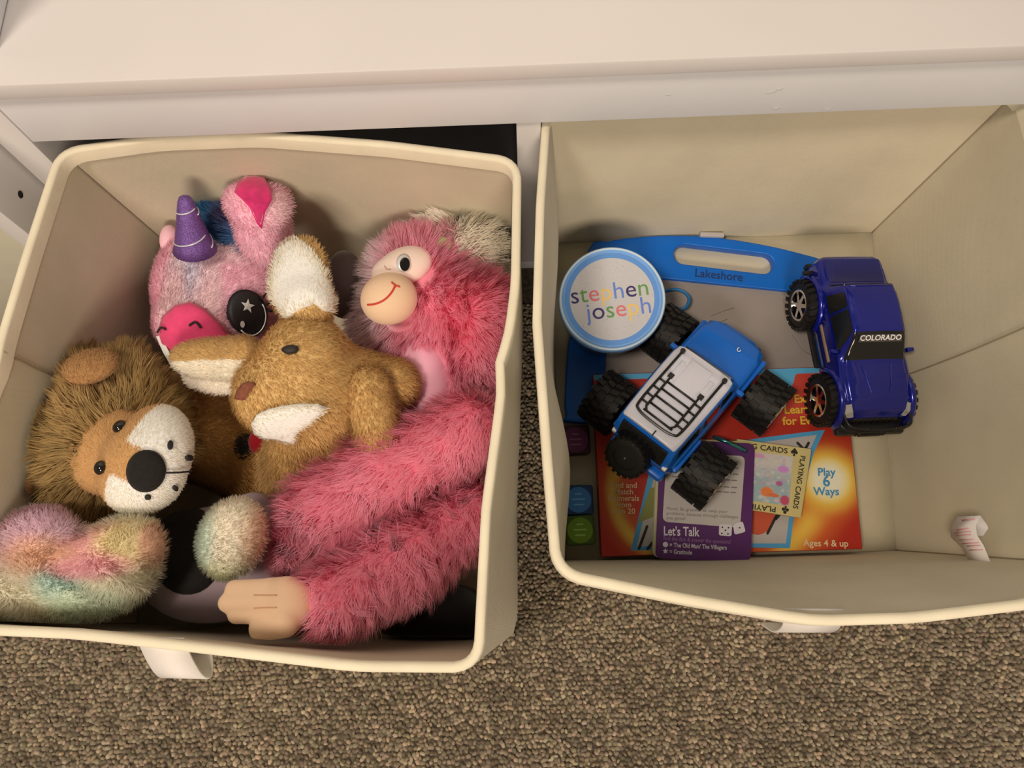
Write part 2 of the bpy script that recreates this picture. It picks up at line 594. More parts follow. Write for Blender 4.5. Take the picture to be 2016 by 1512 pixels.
# left bin's pull strap hangs from the front rim
a = P(322, 1264, -0.02)
strap(binL, [a + np.array([0, 0.003, 0.004]), a + np.array([0.003, -0.007, -0.001]), a + np.array([0.008, -0.017, -0.006]), a + np.array([0.011, -0.020, -0.011]), a + np.array([0.011, -0.016, -0.016]), a + np.array([0.008, -0.003, -0.018])], 0.0285, (1, -0.05, 0))
a = P(1600, 1208, -0.01)
strap(binR, [a + np.array([0, 0.003, 0.002]), a + np.array([0, -0.006, -0.006]), a + np.array([0, -0.009, -0.025]), a + np.array([0, -0.004, -0.05])], 0.034, (1, -0.03, 0))

def inside_left_bin(X):
    """keep soft toys and their fur within the left bin's cloth walls"""
    X = np.array(X, float); sh = X.shape; X = X.reshape(-1, 3)
    zt, m = z0, 0.0015
    def wall(key, axis, other, sign):
        g = gL[key]
        T, B = g[0], g[-1]
        o = np.argsort(T[:, other]); ob = np.argsort(B[:, other])
        top = np.interp(X[:, other], T[o, other], T[o, axis]); bot = np.interp(X[:, other], B[ob, other], B[ob, axis])
        f = np.clip((zt - X[:, 2]) / (zt - B[:, 2].mean()), 0, 1)
        lim = top * (1 - f) + bot * f
        X[:, axis] = np.minimum(X[:, axis], lim - m) if sign > 0 else np.maximum(X[:, axis], lim + m)
    wall('right', 0, 1, 1); wall('left', 0, 1, -1); wall('front', 1, 0, -1); wall('back', 1, 0, 1)
    return X.reshape(sh)

# ------------------------------------------------------------------ soft bodies
class Soft:
    """smooth union of ellipsoids and tapered capsules, meshed with surface nets"""
    def __init__(self, k=0.004):
        self.p = []; self.k = k; self.lo = np.full(3, 9.0); self.hi = np.full(3, -9.0)
    def _ext(self, c, r):
        self.lo = np.minimum(self.lo, c - r); self.hi = np.maximum(self.hi, c + r)
    def E(self, px, py, z, rx, ry, rz, rot=0.0, tilt=None):
        c = P(px, py, z); m = MPP(px, py, z)
        r = np.array([rx, ry, rz]) * m
        a = math.radians(rot)
        Rm = np.array([[math.cos(a), -math.sin(a), 0], [math.sin(a), math.cos(a), 0], [0, 0, 1.0]])
        if tilt is not None:
            Rm = np.array(Matrix.Rotation(math.radians(tilt[0]), 3, 'X') @ Matrix.Rotation(math.radians(tilt[1]), 3, 'Y')) @ Rm
        self.p.append(('e', c, r, Rm)); self._ext(c, r.max()); return self
    def K(self, a, b):
        """tapered capsule, ends (px, py, z, r_px)"""
        A = P(*a[:3]); B = P(*b[:3])
        ra = a[3] * MPP(*a[:3]); rb_ = b[3] * MPP(*b[:3])
        self.p.append(('k', A, B, ra, rb_)); self._ext(A, ra); self._ext(B, rb_); return self
    def d(self, X):
        acc = None
        for q in self.p:
            if q[0] == 'e':
                l = (X - q[1]) @ q[3]
                k0 = np.linalg.norm(l / q[2], axis=1); k1 = np.linalg.norm(l / q[2] ** 2, axis=1) + 1e-9
                v = k0 * (k0 - 1) / k1
            else:
                ab = q[2] - q[1]
                t = np.clip(((X - q[1]) @ ab) / (ab @ ab), 0, 1)
                v = np.linalg.norm(X - q[1] - t[:, None] * ab, axis=1) - (q[3] + (q[4] - q[3]) * t)
            e = np.exp(-np.clip(v / self.k, -40, 60))
            acc = e if acc is None else acc + e
        return -self.k * np.log(acc + 1e-30)
    def n(self, X, e=0.0008):
        g = np.stack([self.d(X + np.eye(3)[i] * e) - self.d(X - np.eye(3)[i] * e) for i in range(3)], 1)
        return g / (np.linalg.norm(g, axis=1)[:, None] + 1e-12)
    def hit(self, px, py, off=0.0):
        r = ray(px, py); r = r / np.linalg.norm(r)
        p = CW + r * 0.3
        best = (9.0, p)
        for i in range(70):
            s = float(self.d(p[None])[0])
            if s < best[0]: best = (s, p)
            if s < 0.00005 or s > best[0] + 0.03: break
            p = p + r * s * 0.9
        s, p = best
        if s > 0.0002:                      # the ray passes beside the body: nearest point on it
            for i in range(6):
                p = p - self.n(p[None])[0] * float(self.d(p[None])[0])
        nn = self.n(p[None])[0]
        return p + nn * off, nn
    def mesh(self, h=0.0028):
        lo = self.lo - 3 * h - 0.006; hi = self.hi + 3 * h + 0.006
        N = np.ceil((hi - lo) / h).astype(int) + 1
        ax = [lo[i] + np.arange(N[i]) * h for i in range(3)]
        G = np.stack(np.meshgrid(*ax, indexing='ij'), -1)
        v = self.d(G.reshape(-1, 3)).reshape(N)
        ins = v < 0
        S = np.zeros((*(N - 1), 3)); Cn = np.zeros(N - 1)
        quads = []
        idx = np.arange(np.prod(N - 1)).reshape(N - 1)
        for a in range(3):
            sl0 = [slice(None)] * 3; sl1 = [slice(None)] * 3
            sl0[a] = slice(0, -1); sl1[a] = slice(1, None)
            v0, v1 = v[tuple(sl0)], v[tuple(sl1)]
            c = ins[tuple(sl0)] != ins[tuple(sl1)]
            I = np.argwhere(c)
            b0 = v0[c]; b1 = v1[c]
            t = b0 / (b0 - b1)
            pos = lo + I * h
            pos[:, a] += t * h
            o1, o2 = [x for x in range(3) if x != a]
            for d1 in (0, -1):
                for d2 in (0, -1):
                    J = I.copy(); J[:, o1] += d1; J[:, o2] += d2
                    ok = np.all((J >= 0) & (J < N - 1), axis=1)
                    np.add.at(S, tuple(J[ok].T), pos[ok]); np.add.at(Cn, tuple(J[ok].T), 1)
            ring = []
            for d1, d2 in ((-1, -1), (0, -1), (0, 0), (-1, 0)):
                J = I.copy(); J[:, o1] += d1; J[:, o2] += d2
                ring.append(idx[tuple(J.T)])
            q = np.stack(ring, 1)
            flip = ins[tuple(sl0)][c] ^ (a == 1)
            q[~flip] = q[~flip][:, ::-1]
            quads.append(q)
        act = Cn > 0
        V = S[act] / Cn[act][:, None]
        mp = np.full(np.prod(N - 1), -1); mp[idx[act]] = np.arange(act.sum())
        F = mp[np.concatenate(quads)]
        # pull onto the surface
        for _ in range(2):
            V = V - self.n(V) * self.d(V)[:, None]
        return V, F

def colfn(base, blobs=(), jit=0.0):
    """colour patches as soft ellipsoids in space: (centre, radius_m or 3 radii, colour, softness)"""
    base = np.array(base)
    def f(X):
        C = np.tile(base, (len(X), 1))
        for c, r, q, s in blobs:
            d = np.linalg.norm((X - c) / np.asarray(r), axis=1)
            wgt = np.clip((1 + s - d) / (2 * s + 1e-6), 0, 1)
            wgt = wgt * wgt * (3 - 2 * wgt)
            C = C * (1 - wgt[:, None]) + np.array(q) * wgt[:, None]
        return C
    return f

def skin(name, soft, mat_attr, parent, cf, h=0.0028, label=None):
    V, F = soft.mesh(h)
    V = inside_left_bin(V)
    C = np.concatenate([np.clip(cf(V), 0, 1) ** (0.70 if mat_attr is MT['skin'] else 1.0) * (np.array([1.05, 0.985, 0.86]) if mat_attr is MT['skin'] else 1.0), np.ones((len(V), 1))], 1)
    o = rawmesh(name, V, F, mat_attr, parent, C)
    if label: o['label'] = label
    return o, V, F

def fur(name, V, F, soft, parent, dens, L, wd, cf, comb, lean=0.6, mat=None, mask=None, clump=0, clump_amt=0.6,
        seed=1, tip=1.0, var=0.12, seg=3, droop=0.0, upz=-0.25, wave=0.0, frost=0.0):
    rng = np.random.default_rng(seed)
    tri = np.concatenate([F[:, [0, 1, 2]], F[:, [0, 2, 3]]])
    A, B, Cc = V[tri[:, 0]], V[tri[:, 1]], V[tri[:, 2]]
    ar = 0.5 * np.linalg.norm(np.cross(B - A, Cc - A), axis=1)
    n = int(ar.sum() * dens)
    ti = rng.choice(len(tri), n, p=ar / ar.sum())
    u = rng.random((n, 2)); s = u.sum(1) > 1; u[s] = 1 - u[s]
    X = A[ti] + (B - A)[ti] * u[:, :1] + (Cc - A)[ti] * u[:, 1:]
    N = soft.n(X)
    ok = N[:, 2] > upz
    if mask is not None: ok &= mask(X)
    X, N = X[ok], N[ok]; n = len(X)
    T = comb(X, N) + rng.normal(0, 0.28, (n, 3))
    T = T - (T * N).sum(1)[:, None] * N
    T /= np.linalg.norm(T, axis=1)[:, None] + 1e-9
    ln = (L(X) if callable(L) else L) * rng.uniform(0.65, 1.15, n)
    lea = np.clip(lean + rng.normal(0, 0.12, n), 0.05, 1.2)
    D = N * np.cos(lea)[:, None] + T * np.sin(lea)[:, None]
    pts = [X - N * 0.0008]
    for k in range(1, seg + 1):
        t = k / seg
        b = lea * (0.55 + 0.75 * t)
        Dk = N * np.cos(b)[:, None] + T * np.sin(b)[:, None]
        pts.append(pts[-1] + Dk * (ln / seg)[:, None])
    pts = np.stack(pts, 1)
    tt = np.linspace(0, 1, seg + 1)
    if droop: pts[:, :, 2] -= droop * (tt ** 2)[None] * ln[:, None]
    if wave:
        ph = rng.uniform(0, 6.28, n); sdv = np.cross(N, T)
        pts += sdv[:, None] * (np.sin(tt[None] * 5 + ph[:, None]) * wave * ln[:, None] * tt[None])[..., None]
    if clump:
        ci = rng.choice(n, clump, replace=False)
        near = np.empty(n, int)
        for a in range(0, n, 4000):
            dd = ((X[a:a + 4000, None] - X[None, ci]) ** 2).sum(-1)
            near[a:a + 4000] = ci[dd.argmin(1)]
        tgt = pts[near]
        wgt = (clump_amt * tt ** 1.3)[None, :, None]
        pts = pts * (1 - wgt) + (tgt + (pts - tgt) * 0.15) * wgt
    pts = inside_left_bin(pts)
    side = np.cross(pts[:, -1] - pts[:, 0], N)
    side /= np.linalg.norm(side, axis=1)[:, None] + 1e-9
    wprof = (1 - tt ** 1.6) * wd
    nv = 2 * seg + 1
    VV = np.zeros((n, nv, 3))
    for k in range(seg):
        VV[:, 2 * k] = pts[:, k] - side * wprof[k] * 0.5
        VV[:, 2 * k + 1] = pts[:, k] + side * wprof[k] * 0.5
    VV[:, -1] = pts[:, -1]
    T3 = []
    for k in range(seg - 1):
        a = 2 * k
        T3 += [(a, a + 1, a + 3), (a, a + 3, a + 2)]
    a = 2 * (seg - 1)
    T3.append((a, a + 1, a + 2))
    FF = (np.array(T3)[None] + (np.arange(n) * nv)[:, None, None]).reshape(-1, 3)
    C = np.clip(cf(X), 0, 1) ** 0.66 * np.array([1.07, 0.985, 0.86]) * rng.uniform(1 - var, 1 + var, (n, 1))
    tl = np.r_[np.repeat(tt[:-1], 2), 1.0]
    CC = C[:, None] * (1 + (tip - 1) * tl[None, :, None])
    fr_ = frost * tl[None, :, None] ** 1.5
    CC = CC * (1 - fr_) + np.array([0.93, 0.86, 0.84]) * fr_
    CC = np.concatenate([np.clip(CC, 0, 0.95), np.ones((n, nv, 1))], -1)
    fd = np.cross(side, pts[:, -1] - pts[:, 0])
    fd /= np.linalg.norm(fd, axis=1)[:, None] + 1e-9
    fd *= np.sign((fd * N).sum(1))[:, None]
    NN = N * 0.75 + fd * 0.5
    NN /= np.linalg.norm(NN, axis=1)[:, None]
    # wind faces so that they look away from the skin
    f0 = np.cross(VV[:, 1] - VV[:, 0], VV[:, 2] - VV[:, 0])
    flip = (f0 * N).sum(1) < 0
    FF = FF.reshape(n, -1, 3)
    FF[flip] = FF[flip][:, :, ::-1]
    o = rawmesh(name, VV.reshape(-1, 3), FF.reshape(-1, 3), mat or MT['fur'], parent, CC.reshape(-1, 4), np.repeat(NN, nv, 0))
    o['kind'] = 'stuff'
    return o

def away(px, py, z):
    c = P(px, py, z)
    return lambda X, N: (X - c) / (np.linalg.norm(X - c, axis=1)[:, None] + 1e-9)
def along(a, b):
    d = P(*b) - P(*a); d /= np.linalg.norm(d)
    return lambda X, N: np.tile(d, (len(X), 1))

def ellipse_px(cx, cy, rx, ry, rot=0, n=28):
    a = math.radians(rot)
    return [(cx + rx * math.cos(t) * math.cos(a) - ry * math.sin(t) * math.sin(a),
             cy + rx * math.cos(t) * math.sin(a) + ry * math.sin(t) * math.cos(a)) for t in np.arange(n) * 2 * math.pi / n]

def patch(name, soft, outline, mat, parent, off=0.0012, rings=5, dome=0.0, label=None):
    """sewn-on patch: an outline draped on a soft body's surface, with thickness and a domed middle"""
    ol = np.array(outline, float)
    c = ol.mean(0)
    V = []; n = len(ol)
    p, nn = soft.hit(*c); V.append(p + nn * (off + dome))
    for k in range(1, rings + 1):
        t = k / rings
        for q in ol:
            x = c + (q - c) * t
            p, nn = soft.hit(*x)
            V.append(p + nn * (off + dome * math.sqrt(max(0, 1 - t * t))))
    F = [(0, 1 + (i + 1) % n, 1 + i) for i in range(n)]
    for k in range(rings - 1):
        a = 1 + k * n
        F += [(a + i, a + (i + 1) % n, a + n + (i + 1) % n, a + n + i) for i in range(n)]
    # rim down into the body
    a = 1 + (rings - 1) * n; b = len(V)
    for q in ol:
        p, nn = soft.hit(*q); V.append(p - nn * 0.001)
    F += [(a + i, a + (i + 1) % n, b + (i + 1) % n, b + i) for i in range(n)]
    o = mk(name, V, F, mat, parent, True, label=label)
    bmx = bmesh.new(); bmx.from_mesh(o.data); bmesh.ops.recalc_face_normals(bmx, faces=bmx.faces); bmx.to_mesh(o.data); bmx.free()
    return o

def covered(outline, grow=1.0):
    """mask that is False on the part of a body a sewn patch covers"""
    ol = np.array(outline, float); c = ol.mean(0); ol = c + (ol - c) * grow
    def f(X):
        v = (X - CW) @ RW
        x = 1008 + FPX * v[:, 0] / -v[:, 2]; y = 756 - FPX * v[:, 1] / -v[:, 2]
        ins = np.zeros(len(X), bool)
        for i in range(len(ol)):
            (x0, y0), (x1, y1) = ol[i - 1], ol[i]
            cr = ((y0 > y) != (y1 > y)) & (x < (x1 - x0) * (y - y0) / (y1 - y0 + 1e-12) + x0)
            ins ^= cr
        return ~ins
    return f
def allof(*ms):
    def f(X):
        r = np.ones(len(X), bool)
        for m in ms: r &= m(X)
        return r
    return f

def stitch(name, soft, pts, r, mat, parent, off=0.0, sm=6):
    q = catmull([np.array([*p, 0.0]) for p in pts], sm)
    return tubeobj(name, [soft.hit(x[0], x[1], off)[0] for x in q], r, mat, parent, 6)

def bead(name, soft, px, py, rpx, mat, parent, sink=0.25, asp=1.0):
    p, nn = soft.hit(px, py)
    r_ = rpx * MPP(px, py, p[2])
    bm = bmesh.new()
    bmesh.ops.create_uvsphere(bm, u_segments=18, v_segments=12, radius=r_)
    q = Vector(nn).to_track_quat('Z', 'Y').to_matrix().to_4x4()
    bm.transform(Matrix.Translation(Vector(p + nn * r_ * (0.5 - sink))) @ q @ Matrix.Diagonal((1, asp, 0.75, 1)))
    return from_bm(name, bm, mat, parent, True)

MT['fur'] = material('plush_fur', (0.5, 0.5, 0.5), rough=0.85, attr=True, spec=0.15, sheen=0.15)
nt_ = MT['fur'].node_tree                      # fibres let light through
tr_ = nt_.nodes.new('ShaderNodeBsdfTranslucent'); mx_ = nt_.nodes.new('ShaderNodeMixShader'); mx_.inputs[0].default_value = 0.45
at_ = [q for q in nt_.nodes if q.type == 'ATTRIBUTE'][0]
nt_.links.new(at_.outputs['Color'], tr_.inputs['Color'])
nt_.links.new(nt_.nodes['Principled BSDF'].outputs[0], mx_.inputs[1]); nt_.links.new(tr_.outputs[0], mx_.inputs[2])
nt_.links.new(mx_.outputs[0], nt_.nodes['Material Output'].inputs['Surface'])
MT['skin'] = material('plush_backing', (0.5, 0.5, 0.5), rough=0.95, attr=True, spec=0.1, bump=0.3, bscale=900)
MT['velour'] = material('plush_velour', (0.5, 0.5, 0.5), rough=0.9, attr=True, spec=0.1, sheen=0.3, bump=0.2, bscale=1400)
MT['blackbead'] = material('black_bead', (0.006, 0.005, 0.005), rough=0.08, coat=0.6)
MT['blackcloth'] = material('black_plush', (0.010, 0.009, 0.009), rough=0.95, noise=0.3, nscale=300, bump=0.5, bscale=900, sheen=0.03)
MT['blackstitch'] = material('black_thread', (0.012, 0.01, 0.011), rough=0.7)
MT['whitecloth'] = material('white_plush', alb((236, 226, 214)), rough=0.95, noise=0.05, nscale=200, bump=0.5, bscale=900, sheen=0.2)
MT['whitethread'] = material('white_thread', alb((235, 230, 225)), rough=0.6)

# ================================================================== plush toys
# ---- lion ----------------------------------------------------------------
tan = alb((196, 146, 88)); mane = alb((142, 112, 62)); lionbody = alb((136, 90, 38))
lion = thing('plush_lion', P(300, 880, -0.235), 'plush lion with shaggy golden mane lying on its side by the left bin wall', 'plush toy', 'plush toys in the left bin')
b = Soft(0.006)
b.K((360, 840, -0.165, 92), (520, 900, -0.185, 92)).K((520, 900, -0.19, 80), (600, 950, -0.20, 70))
_, V, F = skin('body', b, MT['skin'], lion, colfn(lionbody), 0.0034)
fur('body_fur', V, F, b, lion, 5.5e5, 0.007, 0.0009, colfn(lionbody), along((300, 850, -.15), (560, 960, -.17)), 0.9, seed=3, var=0.2)
hd = Soft(0.008)
hd.E(166, 860, -0.117, 138, 142, 105).E(230, 830, -0.122, 120, 110, 90)
hcf = colfn(mane, [(P(150, 780, -0.072), 0.025, alb((156, 122, 70)), 0.6), (P(330, 780, -0.072), 0.03, alb((142, 104, 50)), 0.6)])
_, Vh, Fh = skin('head', hd, MT['skin'], lion, hcf, 0.0034)
fc = P(245, 895, -0.062)
def lion_mask(X): return np.linalg.norm((X - P(258, 892, -0.060)) / np.array([0.043, 0.045, 0.06]), axis=1) > 0.95
fur('mane', Vh, Fh, hd, lion, 9e5, lambda X: 0.026 + 0.006 * np.sin(X[:, 0] * 190 + X[:, 1] * 90), 0.0011, hcf, away(265, 890, -0.072), 0.78, seed=4, mask=lion_mask,
    clump=620, clump_amt=0.75, var=0.22, seg=4, tip=1.12, droop=0.1, wave=0.06)
fa = Soft(0.005)
fa.E(225, 888, -0.090, 80, 88, 62, rot=-25).E(283, 915, -0.072, 78, 88, 60, rot=-20).E(316, 868, -0.072, 58, 72, 52, rot=10).E(285, 960, -0.076, 62, 42, 46, rot=10)
wh = alb((232, 220, 206))
def lion_face(X):
    A_, B_ = P(165, 872, -0.062), P(262, 915, -0.047)
    ab = (B_ - A_); ab[2] = 0
    rel = X - A_; rel = rel.copy(); rel[:, 2] = 0
    t = (rel @ ab) / (ab @ ab)
    nrm = np.array([-ab[1], ab[0], 0]) / np.linalg.norm(ab)
    s = rel @ nrm
    m = MPP(250, 900, -0.052)
    tanw = (t < 0.70) | ((np.abs(s) < 30 * m * np.clip(1.65 - t * 0.62, 0.5, 1.1)) & (t < 1.15))
    return np.where(tanw[:, None], np.array(tan)[None], np.array(wh)[None])
NOSE = ellipse_px(288, 927, 37, 41, 20)
_, Vf, Ff = skin('muzzle', fa, MT['velour'], lion, lion_face, 0.0018)
fur('face_plush', Vf, Ff, fa, lion, 1.3e6, 0.0030, 0.0007, lion_face, away(250, 890, -0.042), 0.8, seed=5, var=0.08, seg=2, mask=covered(NOSE, 0.9))
patch('nose', fa, ellipse_px(288, 927, 37, 41, 20), MT['blackcloth'], lion, 0.002, dome=0.004)
for q in ((238, 842), (201, 921)):
    bead('eye', fa, q[0], q[1], 14.5, MT['blackbead'], lion)
stitch('mouth_stitch', fa, [(322, 930), (345, 929), (370, 926)], 0.0007, MT['blackstitch'], lion, 0.0028)
for q in ((334, 877, 5, 9), (369, 901, 6, 6), (343, 960, 4, 5), (291, 977, 6, 4)):
    patch('whisker_dot', fa, ellipse_px(*q, n=10), MT['blackstitch'], lion, 0.0024, rings=2)
ea = Soft(0.004)
ea.E(178, 722, -0.064, 52, 42, 24, rot=15, tilt=(-25, 0))
eac = colfn(alb((170, 122, 72)))
_, Ve, Fe = skin('ear', ea, MT['velour'], lion, eac, 0.0022)
fur('ear_plush', Ve, Fe, ea, lion, 1.2e6, 0.0032, 0.0007, eac, away(178, 760, -0.072), 0.7, seed=6, seg=2)
ea = Soft(0.004)
ea.E(48, 945, -0.077, 20, 30, 24)
skin('ear', ea, MT['velour'], lion, eac, 0.0024)

# ---- pastel rainbow plush --------------------------------------------------
mint = alb((234, 228, 200)); pinkp = (0.92, 0.50, 0.68); lav = (0.70, 0.52, 0.80); aqua = (0.50, 0.80, 0.90); peach = (0.95, 0.64, 0.56); butter = (0.82, 0.80, 0.55)
rain = thing('rainbow_plush_toy', P(300, 1110, -0.245), 'pastel rainbow fluffy plush with lavender body and black patch, against the front wall', 'plush toy', 'plush toys in the left bin')
b = Soft(0.006)
b.E(420, 1110, -0.155, 150, 112, 85).E(500, 1060, -0.155, 62, 90, 70)
lavg = colfn(alb((168, 142, 140)))
skin('body', b, MT['velour'], rain, lavg, 0.003)
patch('belly_patch', b, ellipse_px(366, 1082, 72, 88, -8), MT['blackcloth'], rain, 0.0015, dome=0.003)
patch('collar_patch', b, [(322, 1000), (340, 995), (342, 1030), (330, 1040)], MT['blackcloth'], rain, 0.0015, rings=2)
ft = Soft(0.006)
ft.E(160, 1135, -0.088, 150, 82, 78, rot=4).E(250, 1078, -0.073, 68, 56, 55).E(75, 1050, -0.073, 70, 46, 50).E(40, 1130, -0.088, 70, 74, 60)
def blob(px, py, z, r, c, s=0.45):
    return (P(px, py, z), r, c, s)
fcf = colfn(mint, [blob(70, 1045, -0.058, 0.030, lav), blob(190, 1075, -0.048, (0.030, 0.016, 0.04), pinkp), blob(60, 1100, -0.048, (0.026, 0.015, 0.04), peach),
                   blob(90, 1150, -0.048, (0.020, 0.014, 0.04), aqua), blob(170, 1195, -0.058, (0.035, 0.014, 0.04), alb((212, 228, 206))),
                   blob(255, 1060, -0.048, (0.03, 0.016, 0.04), butter), blob(20, 1185, -0.078, (0.03, 0.02, 0.05), alb((228, 220, 198))), blob(310, 1060, -0.068, (0.008, 0.02, 0.03), peach),
                   blob(130, 1110, -0.038, (0.03, 0.008, 0.04), pinkp)])
_, Vf, Ff = skin('fluffy_tail', ft, MT['skin'], rain, fcf, 0.0032)
def rainbow_comb(X, N):
    a_ = np.sin(X[:, 0] * 70 + 2 * np.sin(X[:, 1] * 60)) * 2.5
    return np.stack([np.cos(a_), np.sin(a_), a_ * 0], 1) + 0.4 * away(160, 1110, -.14)(X, N)
fur('tail_fluff', Vf, Ff, ft, rain, 1.0e6, 0.0072, 0.0008, fcf, rainbow_comb, 0.5, seed=7, clump=3500, clump_amt=0.3, var=0.05, seg=3, wave=0.15)
pw = Soft(0.005)
pw.E(458, 1060, -0.090, 62, 76, 52, rot=-12)
pcf = colfn(alb((240, 232, 210)), [blob(530, 1055, -.08, (0.016, 0.036, 0.06), (0.95, 0.68, 0.57), 0.5), blob(392, 1075, -.08, (0.014, 0.030, 0.06), (0.62, 0.82, 0.88), 0.6), blob(450, 1140, -.08, (0.03, 0.010, 0.06), (0.74, 0.86, 0.76), 0.6)])
_, Vf, Ff = skin('paw', pw, MT['skin'], rain, pcf, 0.0026)
fur('paw_fluff', Vf, Ff, pw, rain, 1.0e6, 0.0055, 0.0007, pcf, away(458, 1060, -.12), 0.4, seed=8, clump=900, clump_amt=0.4, var=0.07)

# ---- unicorn ----------------------------------------------------------------
upink = alb((250, 172, 194)); ulav = (0.84, 0.66, 0.90); ublue = (0.58, 0.60, 0.92); hot = alb((226, 64, 104))
uni = thing('plush_unicorn', P(430, 590, -0.225), 'pink plush unicorn head with purple glitter horn and big starry eye', 'plush toy', 'plush toys in the left bin')
b = Soft(0.008)
b.E(440, 562, -0.150, 132, 136, 108).E(385, 640, -0.128, 74, 62, 62).E(440, 740, -0.20, 110, 90, 60)
ucf = colfn(upink, [blob(372, 560, -.09, (0.021, 0.045, 0.06), ulav, 0.18), blob(345, 520, -.09, (0.016, 0.03, 0.06), ublue, 0.6), blob(330, 600, -.1, (0.012, 0.04, 0.06), ulav, 0.5),
                    blob(425, 468, -.08, (0.025, 0.012, 0.06), ulav, 0.6), blob(365, 660, -.09, (0.045, 0.018, 0.05), ulav, 0.4), blob(460, 665, -.08, (0.03, 0.012, 0.06), ulav, 0.5)])
sn = [(322, 650), (330, 625), (352, 606), (378, 600), (402, 612), (430, 638), (462, 668), (440, 682), (400, 688), (360, 692), (335, 686), (323, 670)]
_, Vu, Fu = skin('head', b, MT['skin'], uni, ucf, 0.003)
fur('head_fluff', Vu, Fu, b, uni, 1.0e6, 0.0050, 0.0008, ucf, along((350, 600, -.1), (520, 470, -.1)), 0.6, seed=9, var=0.06, mask=allof(covered(sn, 0.97), covered(ellipse_px(482, 614, 34, 40, -12))), clump=1500, clump_amt=0.35)
sn = [(322, 650), (330, 625), (352, 606), (378, 600), (402, 612), (430, 638), (462, 668), (440, 682), (400, 688), (360, 692), (335, 686), (323, 670)]
pt = patch('snout', b, sn, material('hot_pink_velour', hot, rough=0.9, bump=0.3, bscale=1200, sheen=0.3, noise=0.06, nscale=200), uni, 0.0058, rings=6, dome=0.004)
for q in (((329, 650), (335, 643), (342, 646)), ((378, 640), (388, 635), (396, 643))):
    stitch('nostril', b, q, 0.0009, MT['blackstitch'], uni, 0.0105)
eyeo = Soft(0.003); p_, n_ = b.hit(483, 613)
eye = patch('eye', b, ellipse_px(482, 614, 37, 43, -12), material('eye_embroidery', (0.012, 0.011, 0.014), rough=0.55, noise=0.4, nscale=700), uni, 0.0060, rings=5, dome=0.002)
MT['silver'] = material('silver_thread', alb((226, 218, 222)), rough=0.35, metal=0.3)
def on(soft, pts, off): return [soft.hit(x, y, off)[0] for x, y in pts]
def sub(name, V, F, mat, par, **kw): return mk(name, V, F, mat, par, **kw)
arc = [(482 + 31 * math.cos(a), 616 + 35 * math.sin(a)) for a in np.linspace(-0.6, 2.2, 14)]
V, F = tube(on(b, arc, 0.0085), 0.0006, 5); mk('iris_ring', V, F, MT['silver'], eye)
star = []
for i in range(10):
    a = -math.pi / 2 + i * math.pi / 5 + 0.15; rr = 13 if i % 2 == 0 else 5.5
    star.append((481 + rr * math.cos(a), 601 + rr * math.sin(a)))
Vs = [b.hit(481, 601, 0.0094)[0]] + on(b, star, 0.0090)
mk('star_glint', Vs, [(0, 1 + (i + 1) % 10, 1 + i) for i in range(10)], MT['silver'], eye, smooth=False)
Vs = on(b, ellipse_px(467, 634, 4.5, 6, 20, 12), 0.009); mk('round_glint', Vs, [tuple(range(12))[::-1]], MT['silver'], eye, smooth=False)
for a_, c_ in (((512, 597), (526, 591)), ((517, 606), (531, 607)), ((506, 587), (516, 577))):
    V, F = tube(on(b, [a_, ((a_[0] + c_[0]) / 2, (a_[1] + c_[1]) / 2 + 2), c_], 0.0075), [0.0015, 0.0012, 0.0004], 5)
    mk('eyelash', V, F, MT['blackstitch'], eye)
# horn
hb, ht = P(384, 492, -0.088), P(363, 386, -0.045)
ax_ = ht - hb
pts = [hb + ax_ * t for t in (0, 0.15, 0.5, 0.9, 0.97, 1.0)]
m_ = MPP(380, 450, -.07)
HG = material('purple_glitter', alb((120, 82, 140)), rough=0.35, noise=0.45, nscale=900, metal=0.35, bump=0.6, bscale=1600)
V, F = tube(pts, [43 * m_, 36 * m_, 26 * m_, 15 * m_, 11 * m_, 4 * m_], 20)
horn = mk('horn', V, F, HG, uni)
def spiral(t0, t1, a0, a1):
    ax = ax_ / np.linalg.norm(ax_); u = np.cross(ax, [0, 0, 1.0]); u /= np.linalg.norm(u); v = np.cross(ax, u)
    out = []
    for i in range(16):
        s = i / 15; t = t0 + (t1 - t0) * s; a = a0 + (a1 - a0) * s
        rr = np.interp(t, (0, .15, .5, .9), (43, 36, 26, 15)) * m_ + 0.0002
        out.append(hb + ax_ * t + rr * (math.cos(a) * u + math.sin(a) * v))
    return out
for (t0, t1) in ((0.12, 0.36), (0.70, 0.82)):
    tubeobj('horn_thread', spiral(t0, t1, -math.pi, 0), 0.00055, MT['silver'], horn, 5)
    tubeobj('horn_thread', spiral(t0, t1, 0.05, math.pi), 0.00055, MT['silver'], horn, 5)
# ears
EARL = [(466, 384), (472, 366), (487, 352), (503, 350), (520, 358), (532, 378), (534, 398), (522, 418), (516, 446), (508, 438), (495, 412), (480, 396)]
ea = Soft(0.004)
ea.E(510, 400, -0.075, 60, 54, 26, rot=0, tilt=(-8, 10)).K((525, 430, -0.085, 44), (528, 475, -0.105, 46)).K((478, 400, -0.078, 26), (500, 462, -0.095, 30))
ecf = colfn(upink, [blob(545, 385, -.05, (0.012, 0.03, 0.03), ulav, 0.6)])
_, Ve, Fe = skin('ear', ea, MT['skin'], uni, ecf, 0.0026)
fur('ear_fluff', Ve, Fe, ea, uni, 8e5, 0.0055, 0.0009, ecf, away(508, 400, -.08), 0.6, seed=10, var=0.08,
    mask=covered(EARL))
SAT = material('hot_pink_satin', alb((214, 34, 100)), rough=0.32, noise=0.25, nscale=90, coat=0.2, bump=0.15, bscale=300, sheen=0.3)
